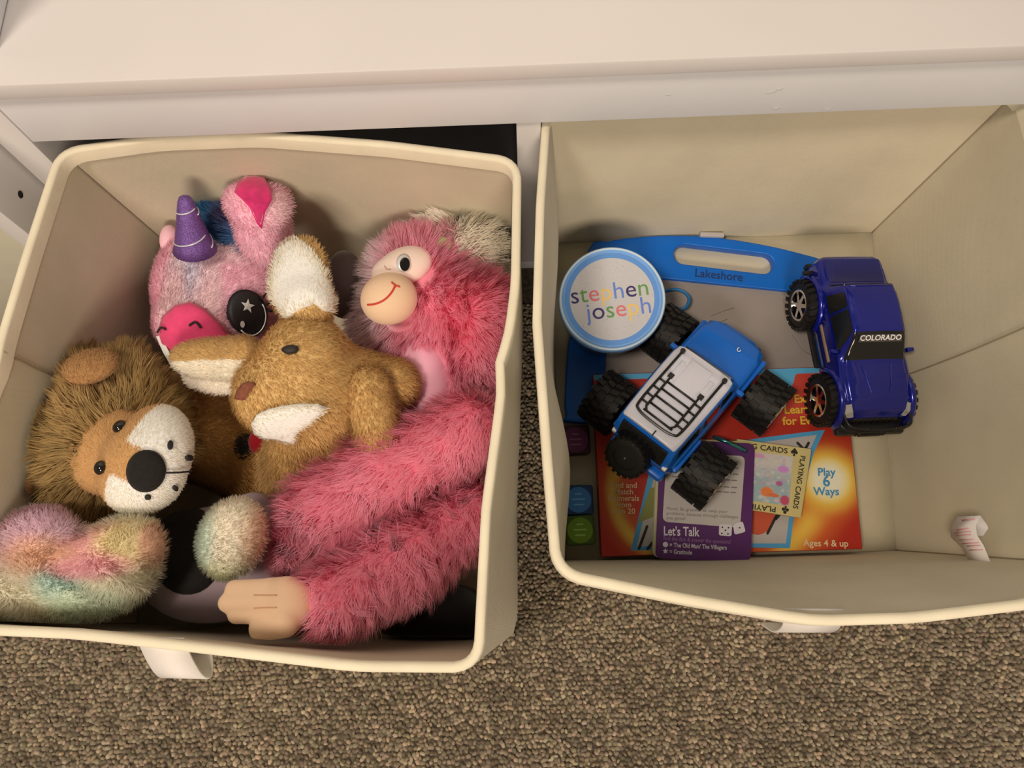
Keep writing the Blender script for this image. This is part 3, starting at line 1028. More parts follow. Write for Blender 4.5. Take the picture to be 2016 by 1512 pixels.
patch('ear_lining', ea, [(466, 384), (472, 366), (487, 352), (503, 350), (520, 358), (532, 378), (534, 398), (522, 418), (516, 446), (508, 438), (495, 412), (480, 396)], SAT, uni, 0.0042, rings=6, dome=-0.0012)
ea = Soft(0.004); ea.E(336, 476, -0.125, 20, 36, 22, rot=10)
skin('ear', ea, MT['skin'], uni, colfn(upink), 0.0028)
# blue mane tuft behind horn and ear
mt_ = Soft(0.004); mt_.K((420, 440, -0.115, 30), (480, 455, -0.115, 34))
mcf = colfn(alb((22, 82, 140)), [blob(470, 425, -.1, 0.014, alb((54, 40, 84)), 0.8)])
_, Vm, Fm = skin('mane_base', mt_, MT['skin'], uni, mcf, 0.003)
fur('mane', Vm, Fm, mt_, uni, 1.2e6, 0.020, 0.0009, mcf, along((480, 460, -.1), (390, 415, -.1)), 0.7, seed=11, var=0.3, clump=120)
# white care tag under the snout
ta = [P(308, 662, -0.105), P(316, 660, -0.105), P(345, 715, -0.11), P(352, 727, -0.115), P(338, 722, -0.115), P(322, 694, -0.11)]
tg_ = mk('care_tag', ta, [(0, 1, 2, 3, 4, 5)], MT['whitethread'], uni, smooth=False)
s_ = tg_.modifiers.new('thick', 'SOLIDIFY'); s_.thickness = 0.0005

# ---- kangaroo ---------------------------------------------------------------
kt = alb((190, 150, 88)); kd = alb((172, 130, 70)); kw = alb((240, 232, 220))
kan = thing('plush_kangaroo', P(630, 880, -0.235), 'tan plush kangaroo with white lined ears in the middle of the toy pile', 'plush toy', 'plush toys in the left bin')
b = Soft(0.007)
b.E(602, 706, -0.085, 78, 88, 76, rot=0).E(540, 772, -0.085, 78, 76, 66, rot=30).E(600, 790, -0.09, 76, 60, 60)
b.E(640, 880, -0.140, 105, 100, 80).K((640, 820, -0.115, 70), (600, 950, -0.160, 66)).K((690, 750, -0.110, 62), (775, 755, -0.112, 50))
b.K((560, 900, -0.165, 60), (540, 950, -0.18, 50))
kcf = colfn(kt, [blob(600, 940, -.12, (0.04, 0.03, 0.05), kd, 0.6), blob(780, 730, -.1, (0.025, 0.03, 0.05), kd, 0.6)])
mo = [(503, 826), (512, 812), (530, 804), (556, 798), (590, 794), (622, 794), (640, 799), (628, 812), (612, 826), (594, 836), (584, 846), (583, 862), (566, 858), (545, 852), (522, 850), (508, 842)]
_, Vk, Fk = skin('body', b, MT['skin'], kan, kcf, 0.003)
def kcomb(X, N):
    d = X - P(540, 740, -.09); d /= np.linalg.norm(d, axis=1)[:, None] + 1e-9
    return d + np.array([0.2, -0.6, -0.2])
fur('body_fur', Vk, Fk, b, kan, 8e5, 0.0062, 0.0007, kcf, kcomb, 0.75, seed=12, var=0.2, clump=2600, clump_amt=0.4, tip=1.1, mask=covered(mo, 0.95))
ar_ = Soft(0.005); ar_.K((728, 770, -0.098, 52), (745, 868, -0.098, 42))
_, Va, Fa = skin('arm', ar_, MT['skin'], kan, kcf, 0.0026)
fur('arm_fur', Va, Fa, ar_, kan, 8e5, 0.007, 0.0008, kcf, along((720, 750, -.1), (745, 900, -.1)), 0.75, seed=33, var=0.2, clump=500, clump_amt=0.4, tip=1.1)
ea = Soft(0.004)
ea.E(588, 548, -0.070, 56, 80, 20, rot=-10, tilt=(14, -8)).K((610, 600, -0.075, 44), (606, 640, -0.08, 40))
ecf = colfn(kt)
lin_ = [(548, 478), (566, 470), (590, 474), (612, 492), (632, 520), (648, 552), (657, 590), (656, 616), (636, 612), (618, 598), (606, 604), (598, 606), (586, 612), (568, 628), (556, 612), (538, 590), (533, 560), (538, 520)]
_, Ve, Fe = skin('ear', ea, MT['skin'], kan, ecf, 0.0024)
fur('ear_fur', Ve, Fe, ea, kan, 8e5, 0.006, 0.0008, ecf, away(595, 560, -.075), 0.75, seed=13, var=0.2, upz=-0.6, mask=covered(lin_, 0.95))
WP = patch('ear_lining', ea, lin_, MT['whitecloth'], kan, 0.0022, rings=6, dome=0.0025)
el = Soft(0.0025)
for k_ in range(0): pass
lc = colfn(kw)
def patch_fur(name, soft, outline, cfn, par, L_, dens, off, seed, comb_, lean=0.7, var=0.06):
    """short pile on a sewn patch"""
    from mathutils.geometry import tessellate_polygon
    ol = [Vector((x, y, 0)) for x, y in outline]
    tris = tessellate_polygon([ol])
    rng = np.random.default_rng(seed)
    pts = []
    m2 = MPP(*np.mean(outline, 0), -0.08)
    for a_, b_, c_ in tris:
        A_, B_, C_ = [np.array(ol[i][:2]) for i in (a_, b_, c_)]
        arr = abs(np.cross(B_ - A_, C_ - A_)) * 0.5
        k = int(arr * m2 * m2 * dens)
        u = rng.random((k, 2)); s = u.sum(1) > 1; u[s] = 1 - u[s]
        pts.append(A_ + (B_ - A_) * u[:, :1] + (C_ - A_) * u[:, 1:])
    pts = np.concatenate(pts)
    R_ = np.stack([((pts[:, 0] - 1008) / FPX), -(pts[:, 1] - 756) / FPX, -np.ones(len(pts))], 1) @ RW.T
    R_ /= np.linalg.norm(R_, axis=1)[:, None]
    X = CW + R_ * 0.3
    bd = np.full(len(X), 9.0); bX = X.copy()
    for i in range(50):
        dd = soft.d(X); bt = dd < bd
        bd[bt] = dd[bt]; bX[bt] = X[bt]
        X = X + R_ * (np.clip(dd, -0.01, 0.05) * 0.9)[:, None]
    X = bX
    for i in range(4):
        X = X - soft.n(X) * soft.d(X)[:, None]
    N = soft.n(X); X = X + N * off
    # tiny degenerate triangles as roots, reuse the fur builder
    h = 0.0002
    t1 = np.cross(N, [0.3, 0.9, 0.2]); t1 /= np.linalg.norm(t1, axis=1)[:, None]; t2 = np.cross(N, t1)
    V = np.stack([X, X + t1 * h, X + t1 * h + t2 * h, X + t2 * h], 1).reshape(-1, 3)
    F = np.arange(len(V)).reshape(-1, 4)
    ar = len(X) * h * h
    return fur(name, V, F, soft, par, len(X) / ar, L_, 0.0008, cfn, comb_, lean, seed=seed, var=var, upz=-1.0, seg=2)
patch_fur('lining_plush', ea, lin_, lc, WP, 0.0042, 1.3e6, 0.003, 31, away(600, 640, -.07), 0.75)
# second ear, flopped to the left
ea2 = Soft(0.004)
ea2.E(425, 708, -0.088, 82, 34, 22, rot=-4, tilt=(22, 0)).K((480, 705, -0.088, 40), (380, 706, -0.09, 24))
def ear2c(X):
    a0, a1 = P(345, 710, -.08), P(500, 714, -.08)
    d = a1 - a0; nrm = np.array([-d[1], d[0], 0]); nrm /= np.linalg.norm(nrm)
    s = (X - a0) @ nrm
    return np.where((s > 0.0)[:, None], np.array(kt)[None], np.array(kw)[None])
_, Ve, Fe = skin('ear', ea2, MT['skin'], kan, ear2c, 0.0022)
fur('ear_fur', Ve, Fe, ea2, kan, 1.0e6, 0.0058, 0.0008, ear2c, along((500, 705, -.08), (345, 715, -.08)), 0.8, seed=14, var=0.12, upz=-0.6)
ea3 = Soft(0.004); ea3.E(440, 742, -0.105, 78, 34, 26, rot=-4)
_, Ve, Fe = skin('ear_lining', ea3, MT['skin'], kan, colfn(alb((228, 216, 206))), 0.0026)
fur('lining_plush', Ve, Fe, ea3, kan, 9e5, 0.005, 0.0009, colfn(alb((228, 216, 206))), along((490, 735, -.08), (345, 745, -.08)), 0.7, seed=15, var=0.06)
patch('eye', b, ellipse_px(574, 691, 15, 7, -10, 14), material('dark_eye', (0.02, 0.018, 0.016), rough=0.6), kan, 0.0048, rings=3, dome=0.001)
patch('nose', b, [(474, 784), (478, 770), (487, 759), (499, 754), (505, 757), (499, 766), (492, 776), (484, 787)], material('brown_nose', alb((128, 70, 48)), rough=0.9, noise=0.3, nscale=300), kan, 0.0058, rings=3)
MO = patch('white_cheek', b, mo, MT['whitecloth'], kan, 0.0060, rings=6, dome=0.002)
patch_fur('cheek_plush', b, mo, lc, MO, 0.0035, 1.2e6, 0.0072, 32, along((500, 820, -.08), (640, 830, -.08)), 0.85)

# ---- monkey -----------------------------------------------------------------
mp = alb((255, 116, 146)); mp2 = alb((232, 122, 152)); cr = alb((232, 190, 146))
mon = thing('plush_monkey', P(860, 800, -0.245), 'shaggy hot pink plush monkey with cream face lying along the right bin wall', 'plush toy', 'plush toys in the left bin')
b = Soft(0.009)
b.E(850, 560, -0.150, 112, 108, 88).E(790, 640, -0.165, 80, 70, 60).K((890, 700, -0.165, 92), (890, 900, -0.185, 92))
b.K((890, 590, -0.125, 50), (955, 615, -0.115, 46)).K((955, 620, -0.12, 46), (950, 720, -0.13, 42))
mcf = colfn(mp, [blob(712, 570, -.12, (0.025, 0.06, 0.06), alb((240, 190, 204)), 0.6), blob(930, 620, -.1, 0.03, alb((236, 92, 124)), 0.6)])
_, Vm, Fm = skin('body', b, MT['skin'], mon, mcf, 0.0036)
def seg_dir(a_, b_):
    A_, B_ = P(*a_), P(*b_)
    return A_, B_
def mcomb(X, N):
    out = (X - P(800, 540, -.12)); out /= np.linalg.norm(out, axis=1)[:, None]
    body = np.tile(np.array([0.35, -0.5, 0.0]), (len(X), 1))
    isb = X[:, 1] < P(880, 690, -.12)[1]
    out[isb] = body[isb]
    return out
def limb_comb(a_, b_):
    A_, B_ = P(*a_), P(*b_)
    ab = B_ - A_
    def f(X, N):
        t = np.clip(((X - A_) @ ab) / (ab @ ab), 0, 1)
        rel = X - A_ - t[:, None] * ab
        rad = rel / (np.linalg.norm(rel, axis=1)[:, None] + 1e-9)
        return ab / np.linalg.norm(ab) * 0.35 + rad * 0.9 + np.array([0.05, -0.35, 0])
    return f
fpos = P(775, 560, -.09)
def mon_mask(X):
    k1 = np.linalg.norm((X - P(766, 588, -.09)) / np.array([0.0215, 0.021, 0.05]), axis=1) > 1
    k2 = np.linalg.norm((X - P(804, 522, -.09)) / np.array([0.019, 0.0145, 0.05]), axis=1) > 1
    k3 = np.linalg.norm((X - P(836, 740, -.11)) / np.array([0.019, 0.034, 0.06]), axis=1) > 1
    k4 = np.linalg.norm((X - P(540, 1195, -.065)) / np.array([0.029, 0.027, 0.06]), axis=1) > 1
    return k1 & k2 & k3 & k4
fur('body_fur', Vm, Fm, b, mon, 7.5e5, 0.022, 0.0008, mcf, mcomb, 0.62, seed=16, frost=0.18, mask=mon_mask, clump=1600, clump_amt=0.7, var=0.12, seg=4, tip=1.22, wave=0.08)
mc2 = colfn(mp)
for chain, sd in ((((930, 845, -0.115, 62), (760, 935, -0.112, 60), (650, 1015, -0.116, 68), (600, 1075, -0.130, 48)), 40), (((930, 1010, -0.140, 58), (800, 1095, -0.118, 62), (655, 1180, -0.086, 56)), 41)):
    am = Soft(0.006)
    for a_, c_ in zip(chain[:-1], chain[1:]): am.K(a_, c_)
    _, Va, Fa = skin('arm', am, MT['skin'], mon, mc2, 0.0034)
    fur('arm_fur', Va, Fa, am, mon, 7.5e5, 0.023, 0.0008, mc2, limb_comb(chain[0][:3], chain[-1][:3]), 0.82, seed=sd, frost=0.18, mask=mon_mask, clump=650, clump_amt=0.8, var=0.08, seg=4, tip=1.1, wave=0.08)
fm = Soft(0.004)
fm.E(766, 588, -0.100, 56, 52, 48, rot=15)
fcm = colfn(cr)
skin('muzzle', fm, MT['velour'], mon, fcm, 0.0018)
fe = Soft(0.004); fe.E(800, 522, -0.105, 52, 38, 28, rot=20).E(762, 542, -0.105, 30, 26, 24)
skin('brow', fe, MT['velour'], mon, colfn(alb((242, 206, 180))), 0.0018)
ey = patch('eye', fe, ellipse_px(794, 518, 14, 18, 15, 20), MT['silver'], mon, 0.0006, rings=3, dome=0.0015)
V = [fe.hit(x, y, 0.0030)[0] for x, y in ellipse_px(797, 522, 9.5, 12, 10, 16)]
mk('pupil', V, [tuple(range(16))[::-1]], MT['blackbead'], ey, smooth=False)
RT = material('red_thread', alb((205, 60, 40)), rough=0.6)
stitch('mouth_stitch', fm, [(724, 600), (740, 598), (757, 590), (770, 577), (778, 563)], 0.0008, RT, mon, 0.0002)
stitch('mouth_stitch', fm, [(771, 556), (778, 562), (787, 565)], 0.0008, RT, mon, 0.0002)
stitch('nostril_stitch', fe, [(757, 524), (762, 530), (769, 530)], 0.0005, material('pale_thread', alb((206, 160, 130)), rough=0.7), mon, 0.0002)
be = Soft(0.005); be.E(838, 742, -0.140, 54, 92, 52, rot=6)
skin('belly', be, MT['velour'], mon, colfn(alb((238, 172, 178))), 0.0028)
hn = Soft(0.0016)
hn.E(560, 1190, -0.075, 58, 54, 34, rot=8).K((530, 1160, -0.072, 21), (462, 1160, -0.075, 18)).K((530, 1184, -0.070, 21), (448, 1187, -0.073, 18)).K((530, 1207, -0.073, 20), (466, 1211, -0.076, 17)).K((560, 1226, -0.070, 29), (515, 1238, -0.071, 24))
skin('hand', hn, MT['velour'], mon, colfn(alb((232, 186, 142))), 0.0017)
stitch('finger_seam', hn, [(545, 1172), (520, 1172), (500, 1172)], 0.0005, material('peach_thread', alb((206, 152, 112)), rough=0.8), mon, 0.0001)
stitch('finger_seam', hn, [(545, 1196), (520, 1196), (500, 1197)], 0.0005, bpy.data.materials['peach_thread'], mon, 0.0001)

# ---- white shaggy plush in the corner ----------------------------------------
wp = thing('shaggy_plush_toy', P(925, 500, -0.22), 'white shaggy plush tucked behind the pink monkey in the bin corner', 'plush toy', 'plush toys in the left bin')
b = Soft(0.006); b.E(925, 488, -0.128, 46, 42, 40).E(945, 530, -0.16, 42, 52, 50).E(870, 440, -0.13, 26, 18, 22)
wcf = colfn(alb((250, 240, 236)))
_, Vw, Fw = skin('body', b, MT['skin'], wp, wcf, 0.003)
fur('shaggy_fur', Vw, Fw, b, wp, 6e5, 0.027, 0.0011, wcf, away(905, 490, -.13), 0.85, seed=17, clump=260, clump_amt=0.75, var=0.14, seg=4, wave=0.12)
cl = Soft(0.003); cl.K((872, 480, -0.108, 14), (900, 500, -0.115, 13))
skin('collar', cl, MT['velour'], wp, colfn(alb((150, 190, 92))), 0.0022)

# ---- darker toys showing in the gaps -------------------------------------------
bk = Soft(0.006); bk.E(850, 1228, -0.205, 98, 48, 70, rot=8).E(905, 1215, -0.21, 50, 60, 60)
o_, _, _ = skin('black_plush_toy', bk, MT['velour'], None, colfn((0.011, 0.010, 0.010)), 0.0034)
tag(o_, 'black plush lump peeking out below the pink monkey arm in the corner', 'plush toy', 'plush toys in the left bin')
bk = Soft(0.005); bk.E(484, 880, -0.150, 26, 34, 30)
t_ = thing('small_plush_toy', P(495, 885, -0.2), 'small black and red plush squeezed between lion body and kangaroo chin', 'plush toy', 'plush toys in the left bin')
skin('body', bk, MT['velour'], t_, colfn((0.012, 0.01, 0.01)), 0.0026)
bk = Soft(0.005); bk.E(512, 870, -0.143, 22, 26, 26)
skin('wing', bk, MT['velour'], t_, colfn(alb((150, 20, 30))), 0.0026)
bk = Soft(0.006); bk.E(678, 560, -0.150, 40, 70, 50)
o_, _, _ = skin('plush_animal', bk, MT['velour'], None, colfn(alb((84, 68, 64))), 0.0034)
tag(o_, 'dull mauve plush deep between the kangaroo ear and the monkey head', 'plush toy', 'plush toys in the left bin')

# ================================================================== right bin contents
class Frame:
    """a flat local frame: origin O, axes ex, ey, normal n"""
    def __init__(self, O, ex, ey):
        self.O = np.asarray(O, float); self.ex = np.asarray(ex, float) / np.linalg.norm(ex)
        ey = np.asarray(ey, float); ey = ey - (ey @ self.ex) * self.ex
        self.ey = ey / np.linalg.norm(ey); self.n = np.cross(self.ex, self.ey)
    def w(self, u, v, h=0.0): return self.O + self.ex * u + self.ey * v + self.n * h
    def px(self, x, y, h=0.0):
        r = ray(x, y); o = self.O + self.n * h
        t = ((o - CW) @ self.n) / (r @ self.n)
        d = CW + r * t - o
        return np.array([d @ self.ex, d @ self.ey])
    def scale(self, x, y, h):
        return np.linalg.norm(self.px(x + 5, y, h) - self.px(x - 5, y, h)) / 10
FLR = Frame((0, 0.017, RFB + 0.0018), (1, 0, 0), (0, 0.301, RFB - RFF))

def curve_mesh(loops, th, bevel=0.0):
    cu = bpy.data.curves.new('tmp', 'CURVE')
    cu.dimensions = '2D'; cu.fill_mode = 'BOTH'
    cu.extrude = max(0.0, th / 2 - bevel); cu.bevel_depth = bevel; cu.bevel_resolution = 2; cu.offset = -bevel
    for lp in loops:
        s = cu.splines.new('POLY'); s.points.add(len(lp) - 1)
        for p_, q in zip(s.points, lp): p_.co = (q[0], q[1], 0, 1)
        s.use_cyclic_u = True
    o = bpy.data.objects.new('tmp', cu); col.objects.link(o)
    dg = bpy.context.evaluated_depsgraph_get()
    me = bpy.data.meshes.new_from_object(o.evaluated_get(dg))
    V = np.array([v.co[:] for v in me.vertices]); F = [tuple(p.vertices) for p in me.polygons]
    MI = [p.material_index for p in me.polygons]
    bpy.data.objects.remove(o); bpy.data.curves.remove(cu); bpy.data.meshes.remove(me)
    return V, F, MI

def plate(name, fr, loops, h0, th, mat, parent=None, bevel=0.0, label=None):
    V, F, _ = curve_mesh(loops, th, bevel)
    if len(V) == 0: return None
    Wv = fr.O + V[:, :1] * fr.ex + V[:, 1:2] * fr.ey + (V[:, 2:3] + h0 + th / 2) * fr.n
    o = mk(name, Wv, F, mat, parent, bevel > 0, label=label, autosmooth=40)
    bmx = bmesh.new(); bmx.from_mesh(o.data); bmesh.ops.remove_doubles(bmx, verts=bmx.verts, dist=1e-6); bmesh.ops.recalc_face_normals(bmx, faces=bmx.faces); bmx.to_mesh(o.data); bmx.free()
    return o
def pxl(fr, pts, h): return [fr.px(x, y, h) for x, y in pts]
def round_poly(pts, r, n=5):
    """round the corners of a uv polygon"""
    pts = [np.asarray(p, float) for p in pts]; out = []
    for i, b in enumerate(pts):
        a, c = pts[i - 1], pts[(i + 1) % len(pts)]
        d1, d2 = (a - b), (c - b); l1, l2 = np.linalg.norm(d1), np.linalg.norm(d2)
        k = min(r, l1 * 0.45, l2 * 0.45)
        p1, p2 = b + d1 / l1 * k, b + d2 / l2 * k
        for t in np.linspace(0, 1, n): out.append((1 - t) ** 2 * p1 + 2 * t * (1 - t) * b + t * t * p2)
    return out
def slot(a, b, r, n=10):
    a, b = np.asarray(a, float), np.asarray(b, float); d = (b - a) / np.linalg.norm(b - a); ang = math.atan2(d[1], d[0])
    return [a + r * np.array([math.cos(ang + math.pi / 2 + t), math.sin(ang + math.pi / 2 + t)]) for t in np.linspace(0, math.pi, n)] + \
           [b + r * np.array([math.cos(ang - math.pi / 2 + t), math.sin(ang - math.pi / 2 + t)]) for t in np.linspace(0, math.pi, n)]
def circ(c, r, n=32, r2=None): return [np.asarray(c) + np.array([r * math.cos(t), (r2 or r) * math.sin(t)]) for t in np.arange(n) * 2 * math.pi / n]

def text(name, s, fr, at, to, size, h, mats, parent, align='CENTER', charmat=None, sx=1.0, bold=0.0, space=1.0, uv=False, flip=False):
    """printed lettering lying on frame fr at height h; at/to: px points giving anchor and baseline direction"""
    cu = bpy.data.curves.new('tmp', 'FONT'); cu.body = s; cu.size = 1.0; cu.align_x = align; cu.align_y = 'CENTER'
    cu.offset = bold; cu.space_character = space; cu.extrude = 0.0; cu.resolution_u = 3
    if not isinstance(mats, (list, tuple)): mats = [mats]
    for m in mats: cu.materials.append(m)
    if charmat:
        for i, k in enumerate(charmat): cu.body_format[i].material_index = k
    o = bpy.data.objects.new('tmp', cu); col.objects.link(o)
    dg = bpy.context.evaluated_depsgraph_get()
    me = bpy.data.meshes.new_from_object(o.evaluated_get(dg))
    V = np.array([v.co[:] for v in me.vertices]); F = [tuple(p.vertices) for p in me.polygons]; MI = [p.material_index for p in me.polygons]
    bpy.data.objects.remove(o); bpy.data.curves.remove(cu); bpy.data.meshes.remove(me)
    if uv: a = np.asarray(at, float); d = np.asarray(to, float) - a; k = size
    else:
        a = fr.px(*at, h); d = fr.px(*to, h) - a; k = size * fr.scale(*at, h)
    d /= np.linalg.norm(d); e = np.array([-d[1], d[0]])
    U = a + np.outer(V[:, 0] * k * sx, d) + np.outer(V[:, 1] * k, e)
    Wv = fr.O + U[:, :1] * fr.ex + U[:, 1:2] * fr.ey + h * fr.n
    ob = mk(name, Wv, F, None, parent, False)
    for m in mats: ob.data.materials.append(m)
    ob.data.polygons.foreach_set('material_index', MI)
    return ob

def print_grid(name, fr, u0, u1, v0, v1, h, fn, parent, nu=160, nv=120, rough=0.45):
    """printed artwork: fine grid coloured by a function of position on the sheet"""
    U, Vv = np.meshgrid(np.linspace(u0, u1, nu), np.linspace(v0, v1, nv))
    C = fn(U.ravel(), Vv.ravel())
    X = fr.O + U.ravel()[:, None] * fr.ex + Vv.ravel()[:, None] * fr.ey + h * fr.n
    i = np.arange(nu * nv).reshape(nv, nu)
    F = np.stack([i[:-1, :-1], i[:-1, 1:], i[1:, 1:], i[1:, :-1]], -1).reshape(-1, 4)
    m = MT.setdefault('print%.2f' % rough, material('printed_card', (0.5, 0.5, 0.5), rough=rough, attr=True, spec=0.4))
    return rawmesh(name, X, F, m, parent, np.concatenate([np.clip(C, 0, 0.95), np.ones((len(C), 1))], 1), smooth=False)

KD = 1.12                                   # the bin is dimmer than the cabinet front, so true colours are lighter than seen
def ad(*c): return alb(c, KD)
MT['bluep'] = material('blue_plastic', ad(8, 92, 168), rough=0.35, noise=0.05, nscale=30, spec=0.4)
MT['blued'] = material('navy_print', ad(20, 40, 78), rough=0.6)
MT['creamtext'] = material('cream_print', ad(214, 178, 130), rough=0.6)
MT['yellowtext'] = material('yellow_print', ad(214, 170, 46), rough=0.6)
MT['bluetext'] = material('blue_print', ad(62, 128, 160), rough=0.6)
MT['blacktext'] = material('black_print', (0.015, 0.014, 0.014), rough=0.6)
MT['greytext'] = material('grey_print', ad(112, 100, 92), rough=0.7)
MT['whitetext'] = material('white_print', ad(196, 182, 176), rough=0.6)
MT['whitecard'] = material('white_card', ad(172, 158, 144), rough=0.55, noise=0.02, nscale=50)
MT['skyblue'] = material('sky_blue_print', ad(70, 142, 176), rough=0.5)

# ---- magnetic drawing board -------------------------------------------------
HB = 0.014
bd = thing('drawing_board', FLR.w(0.15, -0.09, 0.0), 'blue framed magnetic drawing board with handle slot lying on the bin floor', 'drawing board')
outl = [(1158, 492), (1200, 474), (1260, 466), (1330, 463), (1400, 466), (1480, 477), (1560, 494), (1640, 520), (1652, 560), (1640, 700), (1630, 834), (1400, 836), (1135, 832), (1115, 815), (1113, 760), (1122, 660)]
o_ = [np.array(p) for p in pxl(FLR, outl, HB)]
o_ = [x[:2] for x in catmull([np.array([*p, 0]) for p in o_], 4, True)]
sc = round_poly(pxl(FLR, [(1196, 537), (1610, 579), (1606, 815), (1190, 812)], HB), 0.004)
m_ = FLR.scale(1420, 505, HB)
hole = slot(FLR.px(1347, 500, HB), FLR.px(1503, 519, HB), 20.5 * m_)
plate('frame', FLR, [o_, hole, sc], 0.0015, HB - 0.0015, MT['bluep'], bd, 0.0016)
plate('screen', FLR, [round_poly(pxl(FLR, [(1190, 531), (1616, 573), (1612, 820), (1184, 817)], HB), 0.004)], 0.006, 0.0035, material('grey_screen', ad(146, 130, 116), rough=0.5, noise=0.06, nscale=25, bump=0.05, bscale=900), bd)
text('lettering', 'Lakeshore', FLR, (1415, 542), (1515, 552), 24, HB + 0.0002, MT['blued'], bd, sx=0.95, bold=0.012)
sm_ = material('pencil_grey', ad(128, 116, 106), rough=0.6)
for pts in (((1400, 622), (1425, 612), (1445, 606)), ((1405, 640), (1432, 628)), ((1560, 660), (1580, 690), (1600, 700))):
    V, F = tube([FLR.w(*FLR.px(x, y, 0.0096), 0.0096) for x, y in pts], 0.0003, 4)
    mk('scribble', V, F, sm_, bd)
cord = catmull([FLR.w(*FLR.px(x, y, hh), hh) for x, y, hh in ((1250, 560, 0.012), (1300, 573, 0.014), (1335, 570, 0.018), (1356, 585, 0.02), (1350, 605, 0.02), (1325, 612, 0.017), (1300, 622, 0.015), (1285, 650, 0.013))], 8)
tubeobj('stylus_cord', cord, 0.0017, material('blue_cord', ad(26, 104, 150), rough=0.4), bd, 8)
a_ = FLR.px(1402, 462, 0.016)
plate('slider_tab', FLR, [round_poly([a_ + np.array(d) for d in ((-0.0115, -0.0015), (0.0115, -0.003), (0.0115, 0.0016), (-0.0115, 0.003))], 0.001)], 0.006, 0.011, MT['whitecard'], bd, 0.0006)

# ---- number game box ----------------------------------------------------------
HG_ = 0.030
gb = thing('game_box', FLR.w(0.19, -0.24, 0.0), 'red and orange number card game box lying flat at the front of the bin', 'game box')
tl, tr = FLR.px(1167, 737, HG_), FLR.px(1686, 733, HG_)
ub0, ub1 = tl[0], FLR.px(1688, 980, HG_)[0]
vb1 = tl[1]; vb0 = -0.3008
plate('box_body', FLR, [round_poly([(ub0, vb0), (ub1, vb0), (ub1, vb1), (ub0, vb1)], 0.0012)], HB + 0.0012, HG_ - HB - 0.0012, material('red_board', ad(150, 34, 22), rough=0.5), gb, 0.0006)
MG = FLR.scale(1420, 900, HG_)
def cover(U, Vv):
    red = np.array(ad(166, 36, 20)); org = np.array(ad(198, 92, 34)); yel = np.array(ad(226, 188, 70)); blu = np.array(ad(84, 160, 186))
    C = np.tile(red, (len(U), 1))
    def mix(C, col_, wgt): return C * (1 - wgt[:, None]) + col_ * wgt[:, None]
    def ss(x): x = np.clip(x, 0, 1); return x * x * (3 - 2 * x)
    # left swirl
    c = FLR.px(1310, 965, HG_); d = np.hypot((U - c[0]), (Vv - c[1]) * 0.85) / MG
    lf = ss((1290 - 1168 - (U - ub0) / MG) / 60)
    C = mix(C, org, ss(1 - np.abs(d - 100) / 45) * ss((c[0] - U) / MG / 60 + 0.3) * 0.9)
    C = mix(C, yel, ss(1 - np.abs(d - 104) / 20) * ss((c[0] - U) / MG / 60 + 0.2) * ss((c[1] + 0.03 - Vv) / 0.05 + 0.4) * 0.75)
    # right sunburst with a tail
    c = FLR.px(1630, 945, HG_); d = np.hypot(U - c[0], Vv - c[1]) / MG
    a0, a1 = FLR.px(1628, 965, HG_), FLR.px(1510, 1120, HG_); ab = a1 - a0
    t = np.clip(((U - a0[0]) * ab[0] + (Vv - a0[1]) * ab[1]) / (ab @ ab), 0, 1)
    dl = np.hypot(U - a0[0] - t * ab[0] - 0.006 * np.sin(t * 3), Vv - a0[1] - t * ab[1]) / MG
    C = mix(C, org, ss(1.25 - dl / 62)); C = mix(C, yel, ss(1 - dl / (44 - 14 * t)) * 0.8)
    C = mix(C, org, ss(1.6 - d / 62)); C = mix(C, yel, ss(1.7 - d / 46)); C = mix(C, np.array(ad(232, 218, 176)), ss(1.6 - d / 32))
    # darker red band, blue band along the top
    C = mix(C, np.array(ad(188, 60, 44)), ss((Vv - FLR.px(1500, 840, HG_)[1]) / 0.01) * (U > FLR.px(1500, 800, HG_)[0]))
    C = mix(C, blu, ((vb1 - Vv) / MG < 13).astype(float))
    cb_ = FLR.px(1592, 760, HG_)
    C = mix(C, blu, ((np.abs(U - FLR.px(1545, 760, HG_)[0]) / MG < 14 + (Vv - cb_[1]) / MG * 0.4) & (Vv > FLR.px(1545, 768, HG_)[1])).astype(float))
    return C
print_grid('cover_print', FLR, ub0 + 0.0006, ub1 - 0.0006, vb0 + 0.0006, vb1 - 0.0006, HG_ + 0.0002, cover, gb, 240, 180)
hp_ = HG_ + 0.0004
panel = [(1286, 895), (1505, 861), (1624, 846), (1602, 892), (1582, 960), (1562, 1024), (1555, 1079), (1480, 1078), (1242, 1084)]
plate('panel_border', FLR, [pxl(FLR, panel, hp_)], hp_ - 0.0001, 0.0002, MT['skyblue'], gb)
inner = [(1297, 903), (1505, 870), (1608, 856), (1592, 890), (1572, 956), (1553, 1020), (1547, 1070), (1480, 1070), (1253, 1076)]
plate('panel_paper', FLR, [pxl(FLR, inner, hp_)], hp_ + 0.0001, 0.0002, MT['whitecard'], gb)
ho = hp_ + 0.0004
plate('panel_art', FLR, [pxl(FLR, ellipse_px(1496, 1018, 28, 36, 20, 20), ho)], ho, 0.0001, material('orange_print', ad(186, 74, 44), rough=0.5), gb)
plate('panel_art', FLR, [pxl(FLR, [(1256, 1030), (1300, 1012), (1300, 960), (1280, 960)], ho)], ho, 0.0001, material('olive_print', ad(128, 126, 62), rough=0.5), gb)
